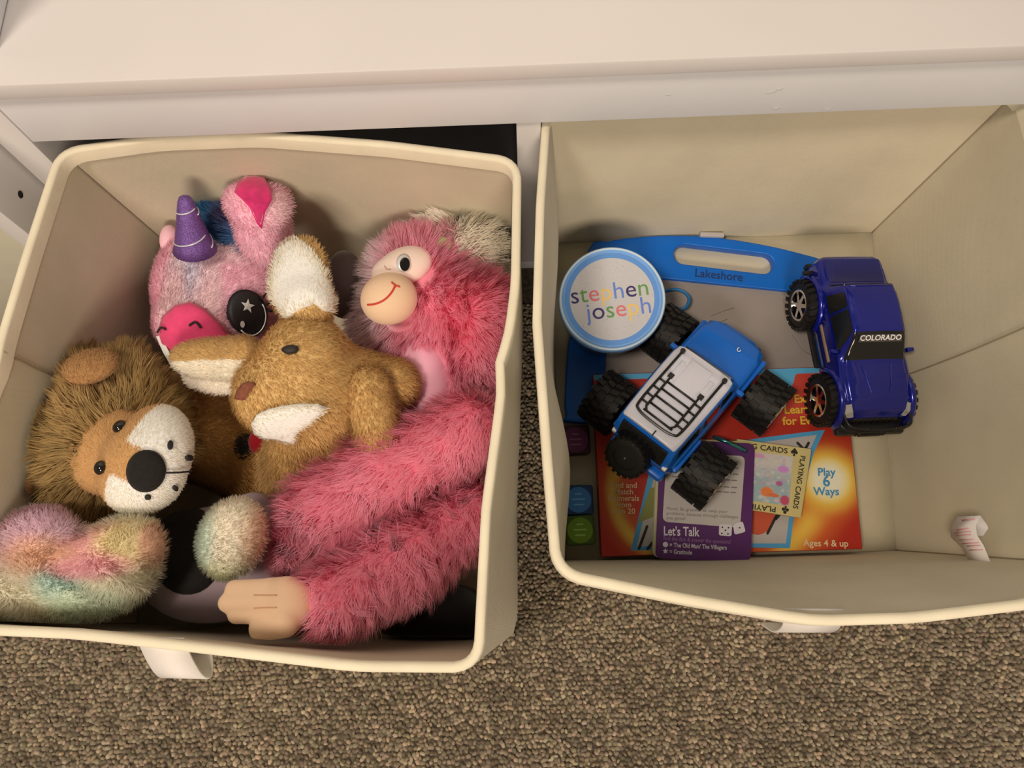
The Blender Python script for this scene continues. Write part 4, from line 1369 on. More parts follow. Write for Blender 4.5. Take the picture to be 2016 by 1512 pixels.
for q in (((1511, 1050), (1532, 1008)), ((1527, 1022), (1545, 1002)), ((1258, 1080), (1274, 1036)), ((1275, 1080), (1290, 1062)), ((1570, 872), (1584, 886)), ((1592, 872), (1584, 886)), ((1584, 886), (1580, 896))):
    a_, c_ = [FLR.px(*x, ho) for x in q]
    plate('panel_stroke', FLR, [slot(a_, c_, 2.6 * MG, 4)], ho + 0.0001, 0.0001, MT['blacktext'], gb)
c_ = FLR.px(1243, 908, ho)
plate('badge_ring', FLR, [circ(c_, 28 * MG), circ(c_, 22 * MG)], ho, 0.0001, MT['creamtext'], gb)
plate('badge', FLR, [circ(c_, 22 * MG)], ho, 0.0001, material('plum_print', ad(96, 34, 70), rough=0.5), gb)
for i, s in enumerate(('Find and', 'Match', 'Numerals', 'from', '0 to 20')):
    text('lettering', s, FLR, (1228, 955.5 + i * 12.8), (1328, 956 + i * 12.8), 15.5, ho, MT['creamtext'], gb, bold=0.012)
for s, y, k in (('Play', 930, 22), ('6', 948, 30), ('Ways', 968, 22)):
    text('lettering', s, FLR, (1627, y), (1727, y), k, ho, MT['bluetext'], gb, bold=0.02)
text('lettering', 'Ages 4 & up', FLR, (1626, 1070), (1726, 1071), 18, ho, MT['creamtext'], gb, bold=0.016)
for s, y in (('Exc', 785), ('Learn', 806), ('for Ev', 828)):
    text('lettering', s, FLR, (1596, y), (1696, y - 3), 23, ho, MT['yellowtext'], gb, bold=0.02, align='RIGHT')

# ---- playing card box ------------------------------------------------------------
HP0, HP1 = HG_ + 0.0015, HG_ + 0.0105
pc = thing('playing_card_box', FLR.w(*FLR.px(1530, 940, HP0), HP0), 'cream playing cards box with a pastel sea picture, half under the purple cards', 'card box')
plate('box_body', FLR, [round_poly(pxl(FLR, [(1452, 864), (1598, 884), (1577, 1020), (1434, 997)], HP1), 0.0008)], HP0, HP1 - HP0, material('cream_card', ad(196, 172, 108), rough=0.5, noise=0.04, nscale=60), pc, 0.0005)
wa, wb_, wc, wd_ = [FLR.px(x, y, HP1) for x, y in ((1455, 885), (1572, 899), (1553, 996), (1440, 980))]
px_ = Frame(FLR.w(*wd_, HP1 + 0.0002), FLR.w(*wc, HP1) - FLR.w(*wd_, HP1), FLR.w(*wa, HP1) - FLR.w(*wd_, HP1))
lw, lh = np.linalg.norm(wc - wd_), np.linalg.norm(wa - wd_)
def sea(U, Vv):
    C = np.tile(np.array(ad(150, 162, 154)), (len(U), 1)); rg = np.random.default_rng(9)
    u, v = U / lw, Vv / lh
    top = np.clip((v - 0.45) * 3, 0, 1)[:, None]
    C = C * (1 - top) + np.array(ad(196, 182, 166)) * top
    pal = [ad(214, 178, 178), ad(206, 196, 180), ad(188, 132, 158), ad(142, 178, 182), ad(208, 200, 190), ad(200, 166, 150), ad(130, 160, 168)]
    for i in range(170):
        c = rg.random(2); r_ = rg.uniform(0.012, 0.06); q = np.array(pal[rg.integers(len(pal))])
        d = np.hypot(u - c[0], (v - c[1]) * 1.1); wgt = np.clip((r_ - d) / 0.02, 0, 1)[:, None] * 0.45
        C = C * (1 - wgt) + q * wgt
    for cx, cy, rx, ry, q in ((0.60, 0.22, 0.11, 0.10, ad(214, 116, 62)), (0.72, 0.17, 0.10, 0.04, ad(206, 104, 60)), (0.92, 0.10, 0.08, 0.10, ad(182, 74, 92)), (0.80, 0.42, 0.06, 0.05, ad(168, 92, 130)), (0.85, 0.72, 0.10, 0.07, ad(196, 130, 176)), (0.35, 0.93, 0.16, 0.05, ad(204, 142, 160))):
        d = np.hypot((u - cx) / rx, (v - cy) / ry); wgt = np.clip((1.15 - d) / 0.3, 0, 1)[:, None]
        C = C * (1 - wgt) + np.array(q) * wgt
    return C
print_grid('picture_print', px_, 0, lw, 0, lh, 0.0, sea, pc, 90, 80, 0.2)
hq = HP1 + 0.0003
text('lettering', 'PLAYING CARDS', FLR, (1551, 888.5), (1651, 902), 15, hq, MT['blacktext'], pc, align='RIGHT', sx=1.15, bold=0.015)
text('lettering', 'PLAYING CARDS', FLR, (1573, 949), (1559, 1045), 14.5, hq, MT['blacktext'], pc, sx=0.98, bold=0.015)
text('lettering', 'PLAYING', FLR, (1528, 1003), (1428, 989.5), 15, hq, MT['blacktext'], pc, align='LEFT', sx=1.15, bold=0.015)
def suit(x, y, k, ang, club=False):
    c = FLR.px(x, y, hq); m = FLR.scale(x, y, hq) * k; ca, sa = math.cos(ang), math.sin(ang)
    def T(p): return c + m * np.array([p[0] * ca - p[1] * sa, p[0] * sa + p[1] * ca])
    if club:
        parts_ = [[T(q) for q in circ((0, 0.5), 0.36, 12)], [T(q) for q in circ((-0.42, -0.1), 0.36, 12)], [T(q) for q in circ((0.42, -0.1), 0.36, 12)]]
    else:
        parts_ = [[T(q) for q in ((0, 0.95), (0.35, 0.5), (0.75, 0.05), (0.7, -0.3), (0.35, -0.4), (0, -0.15), (-0.35, -0.4), (-0.7, -0.3), (-0.75, 0.05), (-0.35, 0.5))]]
    parts_.append([T(q) for q in ((0, 0.0), (0.28, -0.85), (-0.28, -0.85))])
    for q in parts_: plate('suit_mark', FLR, [q], hq - 0.0002, 0.0003, MT['blacktext'], pc)
suit(1564, 890, 9, -0.2); suit(1546, 1004, 9, 2.9, True)

# ---- purple question cards on a ring ----------------------------------------------
HC0 = HP1 + 0.0008
qc = thing('question_card_pack', FLR.w(*FLR.px(1390, 990, HC0), HC0), 'purple question cards held on a teal ring, lying on the game box', 'card pack')
pur = material('purple_card', ad(74, 22, 78), rough=0.45, noise=0.06, nscale=40)
for i, (dx, dy, c) in enumerate(((-7, -3, material('olive_card', ad(150, 142, 70), rough=0.5)), (-5, -2, MT['whitecard']), (-2, -3, material('yellow_card', ad(176, 160, 96), rough=0.5)), (0, 0, pur))):
    h0 = HC0 + i * 0.0009
    plate('card', FLR, [round_poly(pxl(FLR, [(1300 + dx, 864 + dy), (1486 + dx, 873 + dy), (1478 + dx, 1106 + dy), (1290 + dx, 1100 + dy)], h0 + 0.0008), 0.007)], h0, 0.0008, c, qc)
hc = HC0 + 3 * 0.0009 + 0.0009
plate('card_panel', FLR, [round_poly(pxl(FLR, [(1313, 890), (1467, 898), (1457, 1039), (1304, 1027)], hc), 0.0055)], hc, 0.0001, MT['whitecard'], qc)
hd_ = hc + 0.0003
for i, s in enumerate(('Moral: Be grateful for even your', 'problems, because through challenges', 'you grow!')):
    text('lettering', s, FLR, (1312, 1001 + i * 9.2), (1412, 1006.5 + i * 9.2), 9.2, hd_, MT['greytext'], qc, align='LEFT', sx=1.0)
for x, y, L_ in ((1452, 960, 100), (1450, 970, 96), (1455, 922, 40), (1455, 934, 120), (1452, 946, 130), (1455, 910, 60)):
    # the card's small print, only grey lines at this distance
    a_, c_ = FLR.px(x, y, hd_), FLR.px(x - L_, y - L_ * 0.06, hd_)
    n_ = int(L_ / 13)
    for k in range(n_):
        q0, q1 = a_ + (c_ - a_) * (k + 0.12) / n_, a_ + (c_ - a_) * (k + 0.85) / n_
        plate('small_print', FLR, [slot(q0, q1, 1.1 * MG, 3)], hd_ - 0.0001, 0.0001, MT['greytext'], qc)
text('lettering', "Let's Talk", FLR, (1306, 1046), (1406, 1049), 25, hd_, MT['whitetext'], qc, align='LEFT', sx=0.72, bold=0.02)
text('lettering', 'Roll the dice & answer the questions!', FLR, (1306, 1060), (1406, 1065.5), 11.5, hd_, material('lilac_print', ad(140, 96, 132), rough=0.6), qc, align='LEFT', sx=0.76)
text('lettering', '= The Old Man/ The Villagers', FLR, (1318, 1073), (1418, 1078), 12, hd_, MT['whitetext'], qc, align='LEFT', sx=0.78, bold=0.012)
text('lettering', '= Gratitude', FLR, (1318, 1086), (1418, 1091), 12, hd_, MT['whitetext'], qc, align='LEFT', sx=0.78, bold=0.012)
plate('bullet', FLR, [circ(FLR.px(1310, 1072, hd_), 5 * MG)], hd_, 0.0001, MT['whitetext'], qc)
c_ = FLR.px(1310, 1085, hd_)
plate('bullet', FLR, [[c_ + np.array([math.cos(a), math.sin(a)]) * (6 if i % 2 == 0 else 2.6) * MG for i, a in enumerate(np.arange(10) * math.pi / 5 + math.pi / 2)]], hd_, 0.0001, MT['whitetext'], qc)
for pts, dots in (([(1416, 1032), (1441, 1033), (1440, 1056), (1415, 1054)], ((1422, 1038), (1434, 1039), (1428, 1044), (1421, 1050), (1433, 1051))), ([(1443, 1033), (1462, 1026), (1468, 1047), (1446, 1053)], ((1456, 1039),))):
    d_ = plate('dice_icon', FLR, [round_poly(pxl(FLR, pts, hd_), 0.002)], hd_, 0.0002, MT['whitetext'], qc)
    for x, y in dots:
        plate('dice_dot', FLR, [circ(FLR.px(x, y, hd_), 1.6 * MG, 8)], hd_ + 0.0003, 0.0001, MT['blacktext'], d_)
ring = []
for t in np.linspace(0.12, 0.93, 22):
    x = 1395 + (1474 - 1395) * t; y = 858 + (891 - 858) * t - 3 * math.sin(math.pi * t)
    hh = hc - 0.002 + 0.010 * math.sin(math.pi * t)
    ring.append(FLR.w(*FLR.px(x, y, hh), hh))
tubeobj('binder_ring', ring, 0.0018, material('teal_metal', (0.10, 0.42, 0.46), rough=0.15, metal=0.9), qc, 10)

# ---- three question cubes ------------------------------------------------------------
def cube(px, py, c, c2, label, rot):
    s = 0.0265
    hh = s
    u, v = FLR.px(px, py, hh)
    t = thing('foam_cube', FLR.w(u, v, 0.0), label, 'cube', 'printed foam cubes')
    ca, sa = math.cos(rot), math.sin(rot)
    sq = [np.array([u, v]) + np.array([x * ca - y * sa, x * sa + y * ca]) * s / 2 for x, y in ((-1, -1), (1, -1), (1, 1), (-1, 1))]
    plate('cube_body', FLR, [round_poly(sq, 0.003)], 0.0006, s - 0.0006, material('cube_foam', ad(*c), rough=0.6, bump=0.1, bscale=500), t, 0.0018)
    d_ = plate('round_print', FLR, [circ((u, v), s * 0.43)], hh + 0.0001, 0.0003, material('cube_print', ad(*c2), rough=0.55), t)
    for i, (L_, y) in enumerate(((0.10, 0.2), (0.20, 0.02), (0.16, -0.16))):
        a_, c_ = np.array([u - L_ * s, v + y * s]), np.array([u + L_ * s, v + y * s])
        plate('print_line', FLR, [slot(a_, c_, 0.0007, 3)], hh + 0.0004, 0.0001, material('line_print', ad(*[min(235, q + 50) for q in c2]), rough=0.6), d_)
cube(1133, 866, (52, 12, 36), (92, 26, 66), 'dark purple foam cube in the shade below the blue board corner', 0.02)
cube(1139, 984, (24, 56, 92), (52, 116, 172), 'blue foam cube with a round face between purple and green cubes', -0.02)
cube(1142, 1044, (62, 84, 16), (104, 138, 26), 'green foam cube nearest the front wall beside the red box', 0.04)

# ---- round tub with printed lid ---------------------------------------------------------
LC = P(1205, 588, -0.150)
tc_ = CW - LC; tc_ /= np.linalg.norm(tc_)
nz = tc_ * 0.5 + np.array([0, 0, 1]) * 0.5 + np.array([0.03, 0.02, 0]); nz /= np.linalg.norm(nz)
ex_ = np.array([1.0, 0.06, 0]); ex_ -= (ex_ @ nz) * nz
LID = Frame(LC, ex_, np.cross(nz, ex_))
RL = 105 * MPP(1205, 588, -0.150)
tub = thing('round_tub', LC - LID.n * 0.072, 'clear round tub with pale blue printed lid, beside the left bin wall', 'tub')
def lathe(prof, fr, n=56, wob=0.0, nw=0):
    V = []; F = []
    for r_, h_ in prof:
        for k in range(n):
            a = 2 * math.pi * k / n; rr = r_ * (1 + wob * math.cos(nw * a))
            V.append(fr.w(rr * math.cos(a), rr * math.sin(a), h_))
    for i in range(len(prof) - 1):
        for k in range(n):
            l = (k + 1) % n
            F.append((i * n + k, i * n + l, (i + 1) * n + l, (i + 1) * n + k))
    F.append(tuple(range(n))[::-1]); F.append(tuple(range((len(prof) - 1) * n, len(prof) * n)))
    return V, F
CLEAR = material('clear_plastic', (0.86, 0.88, 0.90), rough=0.08, transmission=0.92, spec=0.5)
V, F = lathe([(RL * 0.86, -0.070), (RL * 0.90, -0.066), (RL * 0.95, -0.012)], LID); mk('tub_body', V, F, CLEAR, tub, True, autosmooth=40)
V, F = lathe([(RL * 0.80, -0.066), (RL * 0.82, -0.03), (RL * 0.70, -0.024)], LID); mk('contents', V, F, material('grey_contents', ad(88, 74, 74), rough=0.7, noise=0.4, nscale=90), tub, True, autosmooth=40)
LB = material('pale_blue_lid', ad(120, 158, 200), rough=0.35, noise=0.05, nscale=80)
V, F = lathe([(RL * 0.985, -0.013), (RL, -0.011), (RL, -0.0012), (RL * 0.985, 0.0), (RL * 0.93, 0.0), (RL * 0.915, -0.0012), (RL * 0.90, -0.0012)], LID, 80)
lid = mk('lid', V, F, LB, tub, True, autosmooth=30)
V, F = tube([LID.w(RL * 0.965 * math.cos(a), RL * 0.965 * math.sin(a), 0.0003) for a in np.arange(64) * 2 * math.pi / 64], 0.0011, 8, True); mk('lid_rim', V, F, material('white_lid_rim', ad(186, 194, 208), rough=0.35), lid)
plate('lid_band', LID, [circ((0, 0), RL * 0.885, 64), circ((0, 0), RL * 0.79, 64)], -0.0011, 0.0003, material('mid_blue_print', ad(92, 136, 186), rough=0.5), lid)
plate('lid_disc', LID, [circ((0, 0), RL * 0.79, 64)], -0.0011, 0.0004, material('white_speckled_print', ad(188, 178, 168), rough=0.5, noise=0.03, nscale=500), lid)
rg = np.random.default_rng(3)
sp = MT['bluetext']
for i in range(46):
    a, r_ = rg.uniform(0, 6.28), RL * 0.76 * math.sqrt(rg.random())
    if abs(r_ * math.sin(a)) < RL * 0.3 and abs(r_ * math.cos(a)) < RL * 0.7: continue
    plate('speckle', LID, [circ((r_ * math.cos(a), r_ * math.sin(a)), 0.0003, 6)], -0.0007, 0.0001, sp, lid)
cols = [material('ink_' + n_, ad(*c), rough=0.6) for n_, c in (('navy', (50, 44, 90)), ('green', (94, 138, 70)), ('coral', (206, 104, 104)), ('gold', (222, 180, 96)), ('blue', (96, 120, 178)))]
text('lettering', 'stephen', LID, (-0.0015, 0.0062), (1, 0.0062 + 0.02), 0.0215, -0.0005, cols, lid, charmat=[0, 1, 2, 3, 4, 0, 1], uv=True, sx=1.02)
text('lettering', 'joseph', LID, (0.005, -0.0098), (1, -0.0098 + 0.02), 0.0215, -0.0005, cols, lid, charmat=[4, 0, 1, 2, 3, 4], uv=True, sx=1.02)

# ---- toy vehicles ----------------------------------------------------------------------
class Loft:
    """car body skin: half profiles (y, z) at stations x, smooth both ways"""
    def __init__(self, st):
        self.x = np.array([s[0] for s in st]); self.P = np.array([s[1] for s in st], float)
    def at(self, x, v):
        """x position, v in [0,1] along the half profile, bottom centre -> top centre"""
        n = self.P.shape[1]
        i = np.clip(np.searchsorted(self.x, x) - 1, 0, len(self.x) - 2)
        t = (x - self.x[i]) / (self.x[i + 1] - self.x[i])
        a, b = self.P[max(i - 1, 0)], self.P[i]; c = self.P[i + 1]; d = self.P[min(i + 2, len(self.x) - 1)]
        m1 = (c - a) * 0.5 * 0.6; m2 = (d - b) * 0.5 * 0.6
        h = (2 * t ** 3 - 3 * t ** 2 + 1) * b + (t ** 3 - 2 * t ** 2 + t) * m1 + (-2 * t ** 3 + 3 * t ** 2) * c + (t ** 3 - t ** 2) * m2
        f = v * (n - 1); j = min(int(f), n - 2); s = f - j
        A, B, C_, D = h[max(j - 1, 0)], h[j], h[j + 1], h[min(j + 2, n - 1)]
        m1 = (C_ - A) * 0.5 * 0.55; m2 = (D - B) * 0.5 * 0.55
        y, z = (2 * s ** 3 - 3 * s ** 2 + 1) * B + (s ** 3 - 2 * s ** 2 + s) * m1 + (-2 * s ** 3 + 3 * s ** 2) * C_ + (s ** 3 - s ** 2) * m2
        return np.array([x, y, z])
    def mesh(self, nx=60, nv=44):
        xs = np.unique(np.concatenate([np.linspace(self.x[0], self.x[-1], nx), self.x]))
        V = []; F = []
        for x in xs:
            half = [self.at(x, v) for v in np.linspace(0, 1, nv)]
            ring = half + [np.array([q[0], -q[1], q[2]]) for q in half[-2:0:-1]]
            V += ring
        k = 2 * nv - 2
        for i in range(len(xs) - 1):
            for j in range(k):
                l = (j + 1) % k
                F.append((i * k + j, i * k + l, (i + 1) * k + l, (i + 1) * k + j))
        F.append(tuple(range(k))); F.append(tuple(range((len(xs) - 1) * k, len(xs) * k))[::-1])
        return V, F
    def patch(self, x0, x1, v0, v1, side, off=0.0006, nx=10, nv=8, sk0=0.0, sk1=0.0):
        """panel on the skin between stations and profile positions; sk skews the ends along the profile"""
        G = np.zeros((nx, nv, 3))
        for i in range(nx):
            for j in range(nv):
                tv = j / (nv - 1); ti = i / (nx - 1)
                xa = x0 + sk0 * tv; xb = x1 + sk1 * tv
                p_ = self.at(xa + (xb - xa) * ti, v0 + (v1 - v0) * tv)
                G[i, j] = (p_[0], p_[1] * side, p_[2])
        du = np.gradient(G, axis=0); dv = np.gradient(G, axis=1)
        N = np.cross(du, dv); N /= np.linalg.norm(N, axis=2)[..., None] + 1e-12
        N *= -side if side != 0 else 1
        c = np.array([G[..., 0].mean(), 0, 0.04])
        if ((G - c) * N).sum() < 0: N = -N
        G = G + N * off
        F = [(i * nv + j, i * nv + j + 1, (i + 1) * nv + j + 1, (i + 1) * nv + j) for i in range(nx - 1) for j in range(nv - 1)]
        V = list(G.reshape(-1, 3)); b = len(V)
        V += list((G - N * (off + 0.0008)).reshape(-1, 3))
        edge = [i * nv for i in range(nx)] + [(nx - 1) * nv + j for j in range(1, nv)] + [i * nv + nv - 1 for i in range(nx - 2, -1, -1)] + [j for j in range(nv - 2, 0, -1)]
        for q in range(len(edge)):
            r_ = edge[(q + 1) % len(edge)]
            F.append((edge[q], r_, b + r_, b + edge[q]))
        return V, F
def fixn(o):
    bmx = bmesh.new(); bmx.from_mesh(o.data); bmesh.ops.recalc_face_normals(bmx, faces=bmx.faces); bmx.to_mesh(o.data); bmx.free(); return o

MT['tyre'] = material('black_rubber', (0.009, 0.0085, 0.0085), rough=0.55, noise=0.2, nscale=200, spec=0.4)
MT['blackp'] = material('black_plastic', (0.012, 0.012, 0.013), rough=0.35, spec=0.5)
MT['glassb'] = material('black_window', (0.008, 0.009, 0.012), rough=0.12, coat=0.3)
MT['chrome'] = material('chrome_rim', (0.75, 0.74, 0.72), rough=0.16, metal=1.0)

def tyre_mesh(R_, Wd, nk=22, knob=0.0016, style=0):
    """tyre along local y, with tread blocks"""
    n = 44; V = []; F = []
    prof = [(-0.5, 0.62), (-0.5, 0.86), (-0.44, 0.95), (-0.30, 0.98), (0.30, 0.98), (0.44, 0.95), (0.5, 0.86), (0.5, 0.62), (0.40, 0.60), (-0.40, 0.60)]
    for y, r_ in prof:
        for k in range(n):
            a = 2 * math.pi * k / n
            V.append((r_ * R_ * math.cos(a), y * Wd, r_ * R_ * math.sin(a)))
    m = len(prof)
    for i in range(m):
        j = (i + 1) % m
        for k in range(n):
            l = (k + 1) % n
            F.append((i * n + k, i * n + l, j * n + l, j * n + k))
    def block(a, y0, y1, da, skew=0.0, r0=0.93, r1=1.0):
        b = len(V)
        for rr in (r0, r1 + knob / R_):
            for (yy, aa) in ((y0, a - da), (y1, a - da + skew), (y1, a + da + skew), (y0, a + da)):
                V.append((rr * R_ * math.cos(aa), yy * Wd, rr * R_ * math.sin(aa)))
        for q in ((0, 3, 2, 1), (4, 5, 6, 7), (0, 1, 5, 4), (1, 2, 6, 5), (2, 3, 7, 6), (3, 0, 4, 7)):
            F.append(tuple(b + x for x in q))
    for k in range(nk):
        a = 2 * math.pi * k / nk; da = math.pi / nk * 0.55
        if style == 0:
            block(a, -0.53, -0.28, da, 0.06); block(a + math.pi / nk, -0.24, 0.0, da, 0.08); block(a, 0.02, 0.26, da, -0.06); block(a + math.pi / nk, 0.28, 0.53, da, 0.0)
        else:
            block(a, -0.54, -0.14, da, 0.10); block(a + math.pi / nk, 0.14, 0.54, da, -0.10); block(a, -0.11, 0.11, da * 0.8)
    return V, F
def rim_mesh(R_, Wd, side, ns=6):
    """spoked rim on the outer face (side = +1 or -1 along y)"""
    V = []; F = []
    def ring(prof, n=36):
        b = len(V)
        for y, r_ in prof:
            for k in range(n):
                a = 2 * math.pi * k / n; V.append((r_ * R_ * math.cos(a), y * Wd * side, r_ * R_ * math.sin(a)))
        for i in range(len(prof) - 1):
            for k in range(n):
                l = (k + 1) % n; F.append((b + i * n + k, b + i * n + l, b + (i + 1) * n + l, b + (i + 1) * n + k))
    ring([(0.36, 0.66), (0.50, 0.66), (0.53, 0.63), (0.50, 0.57), (0.30, 0.55)])
    b = len(V); n = 18
    V.append((0, 0.47 * Wd * side, 0))
    for k in range(n): V.append((0.20 * R_ * math.cos(2 * math.pi * k / n), 0.44 * Wd * side, 0.20 * R_ * math.sin(2 * math.pi * k / n)))
    for k in range(n): F.append((b, b + 1 + k, b + 1 + (k + 1) % n))
    for s in range(ns):
        a = 2 * math.pi * s / ns; b = len(V)
        for rr, hw, yy in ((0.14, 0.09, 0.45), (0.58, 0.07, 0.40)):
            for sg in (-1, 1):
                V.append((rr * R_ * math.cos(a) - sg * hw * R_ * math.sin(a), yy * Wd * side, rr * R_ * math.sin(a) + sg * hw * R_ * math.cos(a)))
                V.append((rr * R_ * math.cos(a) - sg * hw * 0.8 * R_ * math.sin(a), (yy - 0.12) * Wd * side, rr * R_ * math.sin(a) + sg * hw * 0.8 * R_ * math.cos(a)))
        F.append((b, b + 2, b + 6, b + 4)); F.append((b, b + 4, b + 5, b + 1)); F.append((b + 2, b + 3, b + 7, b + 6))
    # dark dish behind the spokes is part of the tyre's well
    return V, F
def add_wheels(root, spots, R_, Wd, nk, style, steer=None):
    tv, tf = tyre_mesh(R_, Wd, nk, style=style)
    first = None; rims = {}
    for i, (x, y, z) in enumerate(spots):
        side = 1 if y > 0 else -1
        if first is None:
            o = mk('wheel', tv, tf, MT['tyre'], root, True, local=True, autosmooth=30); first = o
        else:
            o = first.copy(); col.objects.link(o); o.parent = root; ORG[o.name] = np.zeros(3)
        o.location = (x, y, z)
        if steer: o.rotation_euler = (0, 0.3 * i, steer[i])
        if side not in rims:
            rv, rf = rim_mesh(R_, Wd, side)
            ro = fixn(mk('rim', rv, rf, MT['chrome'], o, True, local=True, autosmooth=30)); rims[side] = ro
        else:
            ro = rims[side].copy(); col.objects.link(ro); ro.parent = o

def lmk(name, VF, mat, root, smooth=True, autosmooth=35):
    return fixn(mk(name, VF[0], VF[1], mat, root, smooth, local=True, autosmooth=autosmooth))
def ltube(name, pts, r, mat, root, n=8): return mk(name, *tube(pts, r, n), mat, root, True, local=True)
def lbox(name, lo, hi, mat, root, bevel=0.0): return from_bm(name, box_bm(lo, hi, bevel), mat, root, bevel > 0, local=True, autosmooth=40)

# ======== blue off-roader with white roof ========
def Rz(heading, pitch=0.0, roll=0.0):
    return (Matrix.Rotation(math.radians(heading), 3, 'Z') @ Matrix.Rotation(math.radians(pitch), 3, 'Y') @ Matrix.Rotation(math.radians(roll), 3, 'X')).to_euler()
JB = material('sky_blue_car_paint', ad(6, 92, 172), rough=0.32, noise=0.04, nscale=60, coat=0.15)
JW = material('white_car_roof', ad(196, 186, 182), rough=0.38, noise=0.03, nscale=80)
jeep = thing('toy_off_roader', (0.1335, -0.1600, -0.2085), 'bright blue toy off-roader with white roof and black roof rack', 'toy car', None, Rz(47, 0, -5))
#            bottom-centre      bottom-edge     sill            side-mid        belt            shoulder        top-edge        top
def jst(x, wb, zb, ws, zbelt, wt, zt, cr=0.0):
    return (x, [(0, zb), (wb, zb), (ws, zb + 0.004), (ws + 0.0006, (zb + zbelt) / 2), (ws, zbelt - 0.003), (wt + 0.002, zt - 0.0035), (wt - 0.002, zt - 0.0004), (0, zt + cr)])
low = Loft([jst(-0.066, 0.022, 0.030, 0.026, 0.052, 0.0245, 0.0555), jst(-0.060, 0.026, 0.027, 0.0300, 0.053, 0.0285, 0.0565), jst(-0.03, 0.027, 0.026, 0.0305, 0.053, 0.029, 0.0565),
            jst(0.02, 0.027, 0.026, 0.0305, 0.053, 0.029, 0.0565), jst(0.030, 0.027, 0.026, 0.0305, 0.053, 0.0285, 0.0565, 0.0012), jst(0.055, 0.026, 0.027, 0.0300, 0.051, 0.0275, 0.0545, 0.0014),
            jst(0.068, 0.024, 0.028, 0.0275, 0.048, 0.0235, 0.0505, 0.001), jst(0.074, 0.018, 0.031, 0.0215, 0.044, 0.0165, 0.0460, 0.0006)])
lmk('body', low.mesh(), JB, jeep)
cabn = Loft([jst(-0.0700, 0.024, 0.050, 0.0262, 0.056, 0.0250, 0.0590), jst(-0.0635, 0.026, 0.050, 0.0282, 0.066, 0.0252, 0.0765), jst(-0.0585, 0.026, 0.050, 0.0285, 0.066, 0.0250, 0.0835), jst(-0.02, 0.026, 0.050, 0.0292, 0.066, 0.0262, 0.0850),
             jst(0.010, 0.026, 0.050, 0.0292, 0.066, 0.0262, 0.0840), jst(0.016, 0.026, 0.050, 0.0290, 0.066, 0.0258, 0.0815), jst(0.0285, 0.026, 0.050, 0.0278, 0.056, 0.0262, 0.0585)])
lmk('cabin', cabn.mesh(), JB, jeep)
# white roof shell, slightly proud of the cabin
rf = Loft([(x, [(0, z), (w_, z), (w_ + 0.0014, z + 0.001), (w_ + 0.0012, z + 0.0025), (w_ - 0.001, z + 0.0042), (w_ - 0.006, z + 0.0052), (w_ * 0.4, z + 0.0057), (0, z + 0.0058)]) for x, w_, z in
           ((-0.0600, 0.0230, 0.0800), (-0.0585, 0.0242, 0.0804), (-0.050, 0.0248, 0.0812), (-0.01, 0.0256, 0.0822), (0.008, 0.0256, 0.0816), (0.0155, 0.0248, 0.0796), (0.0168, 0.0235, 0.0790))])
roof = lmk('roof', rf.mesh(), JW, jeep)
def roofz(x, y): return 0.0878 - (0.0012 if x > 0.005 else 0) - 0.00012 * abs(x + 0.02) / 0.01
for (x0, x1, y0, y1) in ((-0.018, 0.010, -0.010, 0.010), (-0.018, 0.004, 0.0115, 0.016), (-0.018, 0.004, -0.016, -0.0115)):
    lbox('roof_panel', (x0, y0, 0.0862), (x1, y1, 0.0884), JW, roof, 0.0008)
# side windows
for sd in (1, -1):
    for x0, x1, sk0, sk1 in ((0.0005, 0.0215, 0.0, -0.0085), (-0.0225, -0.0040, 0, 0), (-0.0565, -0.0300, 0.002, 0)):
        lmk('side_window', cabn.patch(x0, x1, 4.0 / 7 + 0.005, 4.92 / 7, sd, 0.0005, sk0=sk0, sk1=sk1), MT['glassb'], jeep)
# windscreen and rear window
ws_ = [(0.0262, -0.0235, 0.0600), (0.0262, 0.0235, 0.0600), (0.0185, 0.0225, 0.0790), (0.0185, -0.0225, 0.0790)]
def slab(c4, th):
    c4 = [np.array(q) for q in c4]; n_ = np.cross(c4[1] - c4[0], c4[3] - c4[0]); n_ /= np.linalg.norm(n_)
    V = [q + n_ * th / 2 for q in c4] + [q - n_ * th / 2 for q in c4]
    return V, [(0, 1, 2, 3), (7, 6, 5, 4), (0, 4, 5, 1), (1, 5, 6, 2), (2, 6, 7, 3), (3, 7, 4, 0)]
lmk('windscreen', slab(ws_, 0.0035), MT['glassb'], jeep, False)
lmk('rear_window', slab([(-0.0692, 0.0222, 0.0625), (-0.0692, -0.0222, 0.0625), (-0.0625, -0.0222, 0.0795), (-0.0625, 0.0222, 0.0795)], 0.0030), MT['glassb'], jeep, False)
# spare wheel on the tail
tv, tf = tyre_mesh(0.0178, 0.0105, 20, 0.0008)
rot = np.array(Matrix.Rotation(math.radians(38), 3, 'Y') @ Matrix.Rotation(math.radians(90), 3, 'Z'))
sc0 = np.array([-0.0785, 0.004, 0.0555]); sax = rot @ np.array([0, 1.0, 0])
if sax[0] > 0: sax = -sax
sp_ = mk('spare_wheel', [rot @ np.array(v) + sc0 for v in tv], tf, MT['tyre'], jeep, True, local=True, autosmooth=30)
lmk('spare_cover', tube([sc0 - sax * 0.004, sc0 + sax * 0.0036, sc0 + sax * 0.0040], [0.0124, 0.0120, 0.003], 24), MT['blackp'], jeep)
lmk('spare_bolt', tube([sc0 + sax * 0.0038, sc0 + sax * 0.0052], 0.0009, 8), MT['chrome'], jeep)
ltube('spare_bracket', [np.array([-0.066, 0.004, 0.050]), sc0 - sax * 0.003], 0.004, MT['blackp'], jeep)
